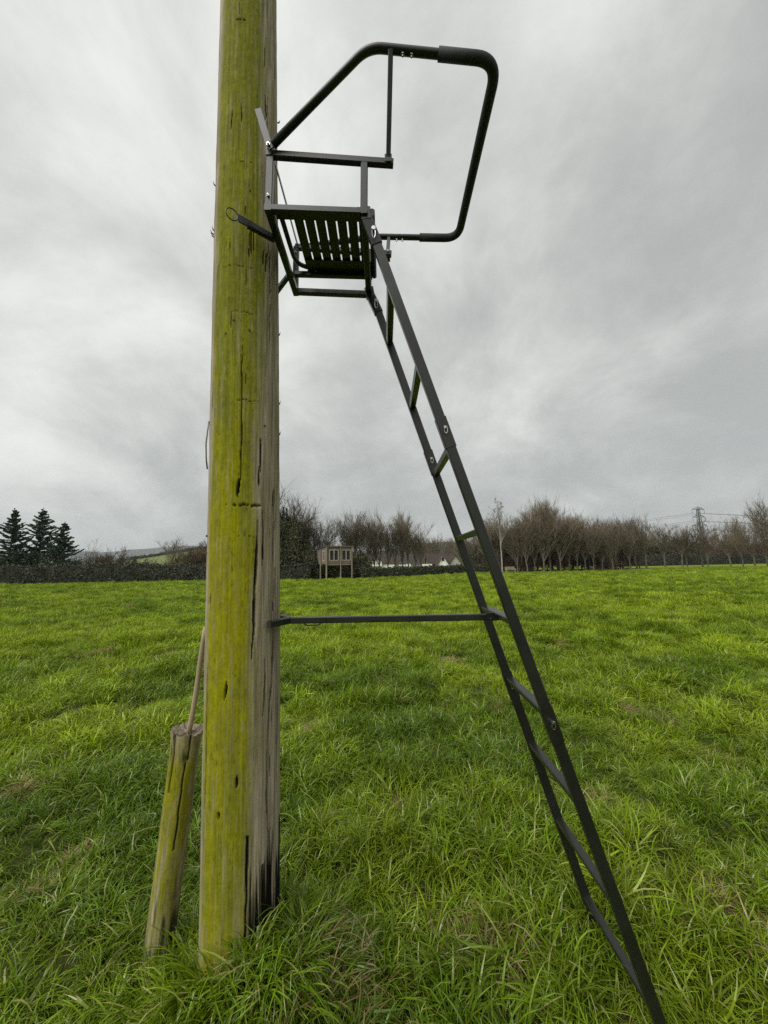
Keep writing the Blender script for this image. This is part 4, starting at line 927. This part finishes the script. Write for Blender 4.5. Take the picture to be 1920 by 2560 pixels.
hs = gable_house('house', (bx(1100, Y + 5), Y + 7, 0), 8, 6, bz(1409, 1095, Y), bz(1385, 1095, Y), 0, BRICK, TILE, 'house with a long brown tiled roof behind the low middle hedge', chim=False)
gable_house('wing', (bx(1103, Y), Y + 1.0, 0), 5.6, 3.3, 1.0, bz(1391, 1103, Y), math.pi / 2, WHITE, TILE, 'white pointed gable with a small attic window in front of the brown roof', parent=hs, win=[(0, 0, bz(1399, 1103, Y), .7, 1.1, 'g')])
gable_house('wing', (bx(1134, Y), Y + 1.5, 0), 5.0, 4.6, 0.6, bz(1389, 1134, Y), math.pi / 2, GREYR, TILE, 'weathered grey gable right of the white pointed gable', parent=hs)
Y = 135
hs = gable_house('house', (bx(948, Y), Y + 4, 0), 11, 6, 1.9, 3.6, 0, WHITE, TILE, 'low white house with three small gables seen through the hedge trees')
for k, px in enumerate((919, 934, 946)):
    gable_house('dormer', (bx(px, Y), Y + 0.2, 1.2), 1.6, 1.7, 1.0, 2.5, math.pi / 2, WHITE, GREYR, ('leftmost', 'middle', 'rightmost')[k] + ' of three small white gables on the low house', parent=hs, win=[(0, 0, .9, .6, .8, 'g')])
gable_house('house', (bx(8, 75), 78, 0), 8, 6, 2.6, 4.6, .3, GREYR, TILE, 'pale house half hidden behind the conifers at the left edge')
for k, (px, pyy, Yq, sx, sz, lab) in enumerate(((1002, 1417, 80, 1.3, .8, 'white board glimpsed left of two through the middle hedge trees'), (1018, 1416, 80, 1.0, .9, 'white board glimpsed right of two through the middle hedge trees'), (1065, 1414, 95, 2.4, .7, 'low white wall left of the brown roofed house'))):
    m = MB(); c = Vector((bx(px, Yq), Yq, bz(pyy, px, Yq))); m.box(c, (sx, .12, sz)); m.beam(c + Vector((-sx * .4, .1, 0)), Vector((c.x - sx * .4, c.y + .1, -.1)), .1); m.beam(c + Vector((sx * .4, .1, 0)), Vector((c.x + sx * .4, c.y + .1, -.1)), .1)
    tag(m.build('white_board', WHITE, None, (c.x, c.y, 0)), lab, 'board')
# bench at the wood edge
def bench(px, Y, label):
    loc = Vector((bx(px, Y), Y, 0)); root = empty('garden_bench', loc, label, 'bench'); wd = simple('weathered_bench_wood', (0.22, 0.20, 0.12), (0.34, 0.31, 0.2), 9, .9)
    def part(nm, m): m.build(nm, wd, root, loc)
    for x in (-.62, .62):
        for y in (-.2, .25): m = MB(); m.beam(loc + Vector((x, y, -.05)), loc + Vector((x, y, .62 if y < 0 else .9)), .08); part('leg', m)
        m = MB(); m.beam(loc + Vector((x, -.24, .62)), loc + Vector((x, .25, .64)), .08, .05); part('arm_rest', m)
    for k in range(4): m = MB(); m.beam(loc + Vector((-.66, -.2 + k * .13, .43)), loc + Vector((.66, -.2 + k * .13, .43)), .10, .035); part('seat_slat', m)
    for k in range(3): m = MB(); m.beam(loc + Vector((-.62, .27, .58 + k * .14)), loc + Vector((.62, .27, .58 + k * .14)), .03, .09); part('back_slat', m)
bench(1272, 58.0, 'pale wooden garden bench at the edge of the right wood')
# shed roof, white container and white bags under the trees
sh = simple('mossy_shed_roof', (0.09, 0.09, 0.045), (0.15, 0.145, 0.08), 4, .9); Y = 66
loc = Vector((bx(1313, Y), Y, 0)); root = empty('garden_shed', loc, 'low green roofed shed among the trunks of the right wood', 'shed')
m = MB(); m.box(loc + Vector((0, 0, .55)), (1.9, 1.4, 1.2)); m.build('wall', BRICK, root, loc)
m = MB(); q = [Vector((-1.15, -.95, 1.05)), Vector((1.15, -.95, 1.0)), Vector((1.0, .9, 1.75)), Vector((-1.0, .9, 1.8))]; q2 = [v + Vector((0, 0, .07)) for v in q]
m.add([loc + v for v in q + q2], [(3, 2, 1, 0), (4, 5, 6, 7), (0, 1, 5, 4), (1, 2, 6, 5), (2, 3, 7, 6), (3, 0, 4, 7)]); m.build('roof', sh, root, loc)
def bin_box(px, Y, sz, label):
    loc = Vector((bx(px, Y), Y, 0)); root = empty('storage_box', loc, label, 'box')
    m = MB(); m.box(loc + Vector((0, 0, sz[2] / 2 + .08)), sz); m.build('body', WHITE, root, loc); m = MB(); m.box(loc + Vector((0, 0, sz[2] + .12)), (sz[0] * 1.06, sz[1] * 1.06, .07)); m.build('lid', GREYR, root, loc)
    for s_ in (-1, 1): m = MB(); m.box(loc + Vector((s_ * sz[0] * .38, 0, .04)), (.15, sz[1] * .9, .12)); m.build('runner', BRICK, root, loc)
bin_box(1503, 70, (1.5, 1.0, .95), 'pale box standing among the trunks of the right wood'); bin_box(1468, 78, (1.8, .9, .8), 'grey white box deeper among the trunks left of the pale box')
for k, px in enumerate((1546, 1553)):
    loc = Vector((bx(px, 68), 68 + k * .5, .16)); g = np.random.default_rng(k); mb = MB(); n_, r_n = 12, 7; vs = []
    for i in range(r_n):
        t = math.pi * i / (r_n - 1)
        for j in range(n_): a = 2 * math.pi * j / n_; f = 1 + g.uniform(-.1, .1); vs.append(loc + Vector((.34 * math.sin(t) * math.cos(a) * f, .25 * math.sin(t) * math.sin(a) * f, .26 * math.cos(t) * f)))
    mb.add(vs, [(i * n_ + j, i * n_ + (j + 1) % n_, (i + 1) * n_ + (j + 1) % n_, (i + 1) * n_ + j) for i in range(r_n - 1) for j in range(n_)])
    tag(mb.build('white_sack', WHITE, None, tuple(loc), True), ('left' if k == 0 else 'right') + ' one of two white sacks lying at the wood edge', 'sack')

# ------------------------------------------------------------------ pylon and cables
def build_pylon():
    Y = 330; loc = Vector((bx(1756, Y) , Y, 0)); Hh = bz(1266, 1740, Y); S = simple('galvanised_pylon_steel', (0.07, 0.075, 0.075), (0.11, 0.115, 0.115), 1, .6, .3)
    root = empty('electricity_pylon', loc, 'tall lattice electricity pylon on the right skyline', 'pylon'); k = Hh / 48.0
    def wd(z): return np.interp(z, [0, 20 * k, 27 * k, 48 * k], [4.2, 1.9, 1.35, .75])
    def part(nm, m): return m.build(nm, S, root, loc)
    lv = [0, 7, 13, 18, 22, 25.5, 28.5, 31.5, 34.5, 37.5, 40.5, 43.5, 46]; lv = [v * k for v in lv]
    for sx in (-1, 1):
        for sy in (-1, 1):
            m = MB()
            for a, b in zip(lv[:-1], lv[1:]): m.beam(loc + Vector((sx * wd(a), sy * wd(a), a)), loc + Vector((sx * wd(b), sy * wd(b), b)), .30)
            part('leg', m)
    for fx, fy in ((1, 0), (0, 1), (-1, 0), (0, -1)):
        m = MB()
        for a, b in zip(lv[:-1], lv[1:]):
            def c(s_, z): q = wd(z); return loc + (Vector((fx * q, s_ * q, z)) if fx else Vector((s_ * q, fy * q, z)))
            m.beam(c(-1, a), c(1, b), .15); m.beam(c(1, a), c(-1, b), .15); m.beam(c(-1, b), c(1, b), .15)
        part('bracing', m)
    m = MB(); q = wd(46 * k)
    for sx in (-1, 1): m.beam(loc + Vector((sx * q, 0, 46 * k)), loc + Vector((0, 0, 48.2 * k)), .16)
    part('peak', m)
    tips = []
    for za, L in ((45.5, 6.4), (38.6, 6.6), (31.2, 7.6)):
        za *= k
        for s_ in (-1, 1):
            m = MB(); tip = loc + Vector((s_ * L * .97, s_ * L * .2, za - .3))
            for sy in (-1, 1):
                m.beam(loc + Vector((s_ * wd(za), sy * wd(za), za + 1.6 * k)), tip, .24); m.beam(loc + Vector((s_ * wd(za), sy * wd(za), za - .4)), tip, .24)
            m.beam(loc + Vector((s_ * L * .5, 0, za + .9 * k)), loc + Vector((s_ * L * .5, 0, za - .4)), .09)
            a_ = part('arm', m); e = tip + Vector((0, 0, -3.4)); m = MB(); m.tube([tip, e], .17, 6); m.build('insulator', S, a_, loc); tips.append((s_, za, e))
    wm = simple('cable', (0.12, 0.12, 0.12), (0.16, 0.16, 0.16), 1, .6)
    names = {45.5 * k: 'top', 38.6 * k: 'middle', 31.2 * k: 'lowest'}
    for s_, za, e in tips:
        for far in (0, 1):
            B = Vector((e.x + (250 if not far else -330), e.y + (-40 if not far else 420), e.z + (2 if not far else -6))); pts = []
            for t in np.linspace(0, 1, 22): p = e.lerp(B, t); p.z -= 4 * 7 * t * (1 - t); pts.append(p)
            m = MB(); m.tube(pts, .11, 4)
            o = m.build('power_cable', wm, None, tuple(e)); tag(o, '%s power cable from the %s pylon arm running %s' % (names[za], 'left' if s_ < 0 else 'right', 'away to the left' if far else 'right'), 'cable', 'power cables')
build_pylon()

# ------------------------------------------------------------------ grass
def grass_mat(name, spec, rough):
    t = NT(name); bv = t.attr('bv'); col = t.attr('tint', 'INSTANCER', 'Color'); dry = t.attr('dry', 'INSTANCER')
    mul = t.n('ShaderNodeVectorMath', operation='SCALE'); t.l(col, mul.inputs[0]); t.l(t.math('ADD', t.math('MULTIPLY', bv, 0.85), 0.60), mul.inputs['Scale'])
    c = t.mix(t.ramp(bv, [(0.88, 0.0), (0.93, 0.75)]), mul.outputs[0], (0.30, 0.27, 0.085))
    dc = t.mix(bv, (0.17, 0.125, 0.050), (0.36, 0.285, 0.120)); f = t.math('GREATER_THAN', t.math('ADD', dry, t.math('MULTIPLY', bv, 0.35)), 0.62)
    c = t.mix(f, c, dc)
    t.set(Base_Color=c, Roughness=rough); t.l(t.math('MULTIPLY', t.ramp(bv, [(0.62, 0.12), (0.80, 1.0)]), spec), t.b.inputs['Specular IOR Level'])
    tr = t.n('ShaderNodeBsdfTranslucent'); t.l(c, tr.inputs[0]); mx = t.n('ShaderNodeMixShader'); mx.inputs[0].default_value = 0.22
    t.l(t.b.outputs[0], mx.inputs[1]); t.l(tr.outputs[0], mx.inputs[2]); t.l(mx.outputs[0], t.out.inputs[0]); return t.m
GM = grass_mat('meadow_grass', 0.75, 0.27); GM2 = grass_mat('meadow_grass_sward', 0.25, 0.40)
def tuft(seed, n, rad_, l0, l1, wid, seg=4, tilt=(0.1, 0.7), curl=(0.4, 1.6)):
    g = np.random.default_rng(seed); a = g.uniform(0, 6.283, n); rr = rad_ * np.sqrt(g.uniform(0, 1, n)); B = np.stack([np.cos(a) * rr, np.sin(a) * rr, np.full(n, -0.015)], -1)
    az = a * 0.55 + g.uniform(0, 6.283, n) * 0.45 + g.normal(0, .5, n); L = g.uniform(l0, l1, n); th = g.uniform(*tilt, n); cu = g.uniform(*curl, n); w_ = wid * g.uniform(.6, 1.3, n)
    tw = g.uniform(-.8, .8, n); bv = g.uniform(0, 1, n); Vs, P = [], B.copy(); rows = []
    for k in range(seg + 1):
        t = k / seg; hd = np.stack([np.cos(az + tw * t), np.sin(az + tw * t)], -1); sd_ = np.stack([-hd[:, 1], hd[:, 0], np.zeros(n)], -1)
        ww = w_ * (1 - t ** 2.2) * .5 + 0.0002; rows.append(np.stack([P - sd_ * ww[:, None], P + sd_ * ww[:, None]], 1))
        if k < seg:
            an = th + cu * (t + .5 / seg) ** 1.3; st_ = L / seg; P = P + np.stack([hd[:, 0] * np.sin(an) * st_, hd[:, 1] * np.sin(an) * st_, np.cos(an) * st_], -1)
    V = np.stack(rows, 1).reshape(-1, 3); b = (np.arange(n) * (seg + 1) * 2)[:, None]
    F = np.concatenate([np.concatenate([b + 2 * k, b + 2 * k + 1, b + 2 * k + 3, b + 2 * k + 2], 1) for k in range(seg)])
    return np_mesh('grass_tuft', V, F, GM if wid < .0075 else GM2, False, dict(bv=np.repeat(bv, (seg + 1) * 2)))
gc = bpy.data.collections.new('grass_tufts')
kinds = []
def addk(tag_, me):
    o = bpy.data.objects.new('k%02d_tuft' % len(kinds), me); gc.objects.link(o); kinds.append(tag_)
for q in range(6): addk('fine', tuft(700 + q, 46, .065, .06, .16, .0052, 5, (0.15, 1.1), (0.9, 3.0)))
for q in range(3): addk('long', tuft(720 + q, 24, .05, .14, .28, .0066, 6, (0.15, 0.8), (1.2, 2.8)))
for q in range(2): addk('dead', tuft(740 + q, 60, .09, .04, .13, .0046, 4, (1.05, 1.6), (0.0, 0.4)))
for q in range(4): addk('mid', tuft(760 + q, 80, .16, .08, .22, .0090, 4, (0.1, 1.0), (0.7, 2.4)))
for q in range(3): addk('weed', tuft(775 + q, 9, .03, .05, .11, .024, 4, (0.7, 1.3), (0.1, 0.7)))
for q in range(3): addk('far', tuft(780 + q, 80, .30, .08, .23, .019, 3, (0.1, 1.0), (0.5, 2.0)))
K = {t: [i for i, x in enumerate(kinds) if x == t] for t in set(kinds)}
g = np.random.default_rng(99)
def scatter(r0, r1, dens, h=58):
    a0, a1 = R_(90 - h), R_(90 + h); A = (a1 - a0) / 2 * (r1 ** 2 - r0 ** 2); n = int(A * dens)
    r = np.sqrt(g.uniform(r0 ** 2, r1 ** 2, n)); a = g.uniform(a0, a1, n); return r * np.cos(a), r * np.sin(a)
dead_spots = [(1055, 2270, .13), (1235, 2385, .17), (1160, 2400, .10), (800, 2530, .26), (930, 2380, .13), (770, 1828, .22), (1570, 1772, .30), (1680, 1800, .22), (90, 2230, .16), (200, 2140, .14), (1470, 2010, .2), (1660, 2280, .14), (40, 1990, .2), (1120, 1650, .5), (990, 2070, .16), (1840, 2300, .15), (1390, 1610, .5), (420, 1640, .4), (240, 1640, .5), (820, 2060, .16), (1530, 2540, .16), (1790, 1870, .3), (650, 2540, .18), (1230, 1760, .3), (700, 1950, .15)]
def on_ground(px, py):
    d = Vector(((px - 960) / 960, (1280 - py) / 960, 1)); w_ = _r2 * d.x + _u2 * d.y + _fw * d.z; t = -CAM_H / w_.z; return w_.x * t, w_.y * t
dsp = [(*on_ground(a, b), r * .56) for a, b, r in dead_spots]
pts, rot, scl, idx, tint, dry = [], [], [], [], [], []
def emit(x, y, kind, s0, s1, lean=0.35):
    n = len(x)
    if n == 0: return
    keep = (np.hypot(x - PX, y - PY) > 0.135) & (np.hypot(x + 1.0, y - 1.79) > 0.05)
    fy = np.interp(x, [-62, -46, -22.5, -9.5, -8.5, -3.2, -2.2, 3, 13.9, 20, 40, 62, 80], [44.6, 44.9, 46.4, 45.0, 42.9, 42.9, 45.2, 49.2, 62.0, 58.5, 62, 74, 78]); keep &= y < fy
    x, y = x[keep], y[keep]; n = len(x); z = ground_h(x, y)
    clump = np.clip((fbm(x / .42 + 50, y / .42 + 50, 21, 3) - .5) * 1.7 + .5, 0.02, 1); broad = fbm(x / 3.1 + 20, y / 3.1, 25, 3); hue = fbm(x / 1.4, y / 1.4 + 80, 29, 4); vast = fbm(x / 9, y / 9, 33, 3)
    kp = g.uniform(0, 1, n) < np.clip(.82 + .6 * clump, 0, 1)
    x, y, z, clump, broad, hue, vast = (v[kp] for v in (x, y, z, clump, broad, hue, vast)); n = len(x)
    d = np.zeros(n)
    for sx, sy, r in dsp: d = np.maximum(d, np.clip(1.05 - (np.hypot(x - sx, (y - sy)) * (0.75 + .5 * fbm(x * 6, y * 6, 37, 2))) / r, 0, 1))
    d = np.maximum(d, np.clip((fbm(x / .8 + 9, y / .8 + 9, 41, 4) - .72) * 4, 0, .4))
    s_ = g.uniform(s0, s1, n) * (0.46 + 1.10 * clump) * (0.75 + 0.5 * broad) * (1 - 0.45 * d); s_ = np.maximum(s_, .5)
    la = (fbm(x / 2.2 + 3, y / 2.2, 45, 2) * 4 + g.normal(0, .6, n)) * 3.1; lm = lean * np.abs(g.normal(0.5, .5, n)) + 0.25 * (fbm(x / .6, y / .6, 49, 2))
    yaw = g.uniform(0, 6.283, n)
    kk = np.array(K[kind])[g.integers(0, len(K[kind]), n)]
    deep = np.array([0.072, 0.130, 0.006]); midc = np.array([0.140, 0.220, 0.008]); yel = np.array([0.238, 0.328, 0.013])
    t = np.clip((hue - .3) * 2.2 + g.normal(0, .16, n) + (vast - .5) * .5 - .06 - .16 * np.clip((4.0 - np.hypot(x, y)) / 2.5, 0, 1), 0, 1)[:, None]; t = np.clip(t + np.clip((np.hypot(x, y)[:, None] - 3) / 20, 0, .42), 0, 1)  # near darker, far brighter: shaded gaps and lit tips put into the tint
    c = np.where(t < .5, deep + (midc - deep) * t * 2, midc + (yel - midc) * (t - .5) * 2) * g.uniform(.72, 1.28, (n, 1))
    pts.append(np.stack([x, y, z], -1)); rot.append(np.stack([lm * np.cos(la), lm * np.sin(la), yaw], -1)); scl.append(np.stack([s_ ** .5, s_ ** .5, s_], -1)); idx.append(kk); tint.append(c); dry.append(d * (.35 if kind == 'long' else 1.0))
emit(*scatter(0.5, 4.5, 220, 62), 'fine', .7, 1.25); emit(*scatter(0.5, 4.5, 18, 62), 'long', .5, .95, .5)
emit(*scatter(4.5, 8.5, 120), 'fine', .8, 1.35); emit(*scatter(4.5, 10, 10), 'long', .7, 1.2, .5); emit(*scatter(4.5, 12, 22), 'mid', .7, 1.1)
emit(*scatter(8.5, 16, 34), 'mid', .7, 1.15); emit(*scatter(8.5, 14, 40), 'fine', .9, 1.4)
emit(*scatter(16, 30, 17, 54), 'mid', .75, 1.35); emit(*scatter(16, 30, 3.0, 54), 'far', .6, 1.0)
emit(*scatter(30, 50, 5.0, 52), 'far', .6, 1.25); emit(*scatter(50, 92, 2.6, 52), 'far', .75, 1.25)
emit(*scatter(0.8, 9, 1.6), 'weed', .6, 1.2, .2)
# flattened straw in the bare patches
for sx, sy, r in dsp:
    n = int(60 * min(1, (r / .2) ** 2)) + 5; a = g.uniform(0, 6.283, n); q = r * 1.1 * np.sqrt(g.uniform(0, 1, n)); k0 = len(dry)
    emit(sx + np.cos(a) * q, sy + np.sin(a) * q, 'dead', .7, 1.1, .05)
    dry[-1][:] = np.clip(dry[-1] + .45, 0, 1)
# longer unmown tufts round the feet of the posts and the ladder
for cx, cy, rr, n in ((PX, PY, .30, 130), (-1.0, 1.79, .22, 60), (PX + .1, PY - .25, .4, 90), (0.9, 1.5, .3, 40)):
    a = g.uniform(0, 6.283, n); q = rr * np.sqrt(g.uniform(.3, 1, n)); emit(cx + np.cos(a) * q, cy + np.sin(a) * q, 'long', .45, .75, .7)
pts, rot, scl, tint = (np.vstack(v).astype(np.float32) for v in (pts, rot, scl, tint)); idx = np.concatenate(idx).astype(np.int32); dry = np.concatenate(dry).astype(np.float32)
gm_ = bpy.data.meshes.new('grass'); gm_.vertices.add(len(pts)); gm_.vertices.foreach_set('co', pts.ravel())
for nm, arr in (('rot', rot), ('scl', scl)): gm_.attributes.new(nm, 'FLOAT_VECTOR', 'POINT').data.foreach_set('vector', arr.ravel())
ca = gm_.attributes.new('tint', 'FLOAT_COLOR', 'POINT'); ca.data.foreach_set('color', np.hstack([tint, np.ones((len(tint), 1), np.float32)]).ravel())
gm_.attributes.new('idx', 'INT', 'POINT').data.foreach_set('value', idx); gm_.attributes.new('dry', 'FLOAT', 'POINT').data.foreach_set('value', dry)
go = bpy.data.objects.new('grass', gm_); COL.objects.link(go); tag(go, 'rough tufted meadow grass covering the whole field', 'grass', kind='stuff')
ng = bpy.data.node_groups.new('grass_scatter', 'GeometryNodeTree')
ng.interface.new_socket('Geometry', in_out='INPUT', socket_type='NodeSocketGeometry'); ng.interface.new_socket('Geometry', in_out='OUTPUT', socket_type='NodeSocketGeometry')
N = ng.nodes.new; gi, go_ = N('NodeGroupInput'), N('NodeGroupOutput'); ci = N('GeometryNodeCollectionInfo'); ci.inputs['Collection'].default_value = gc
ci.inputs['Separate Children'].default_value = True; ci.inputs['Reset Children'].default_value = True
ip = N('GeometryNodeInstanceOnPoints'); ip.inputs['Pick Instance'].default_value = True
def na_(nm, ty): n_ = N('GeometryNodeInputNamedAttribute'); n_.data_type = ty; n_.inputs['Name'].default_value = nm; return n_.outputs['Attribute']
ng.links.new(gi.outputs[0], ip.inputs['Points']); ng.links.new(ci.outputs[0], ip.inputs['Instance'])
ng.links.new(na_('idx', 'INT'), ip.inputs['Instance Index']); ng.links.new(na_('rot', 'FLOAT_VECTOR'), ip.inputs['Rotation']); ng.links.new(na_('scl', 'FLOAT_VECTOR'), ip.inputs['Scale'])
ng.links.new(ip.outputs[0], go_.inputs[0]); md = go.modifiers.new('scatter', 'NODES'); md.node_group = ng
print('grass tufts', len(pts))

# ------------------------------------------------------------------ damp winter air
hm = bpy.data.materials.new('damp_air'); hm.use_nodes = True; ht = hm.node_tree; ht.nodes.clear()
ho_ = ht.nodes.new('ShaderNodeOutputMaterial'); hv = ht.nodes.new('ShaderNodeVolumePrincipled'); ht.links.new(hv.outputs[0], ho_.inputs['Volume'])
hv.inputs['Color'].default_value = (0.80, 0.87, 0.93, 1); hv.inputs['Density'].default_value = 0.00013
mb = MB(); mb.box((0, 1500, 99), (9600, 4600, 204)); hob = mb.build('haze', hm, None, (0, 1500, 99)); tag(hob, kind='stuff')
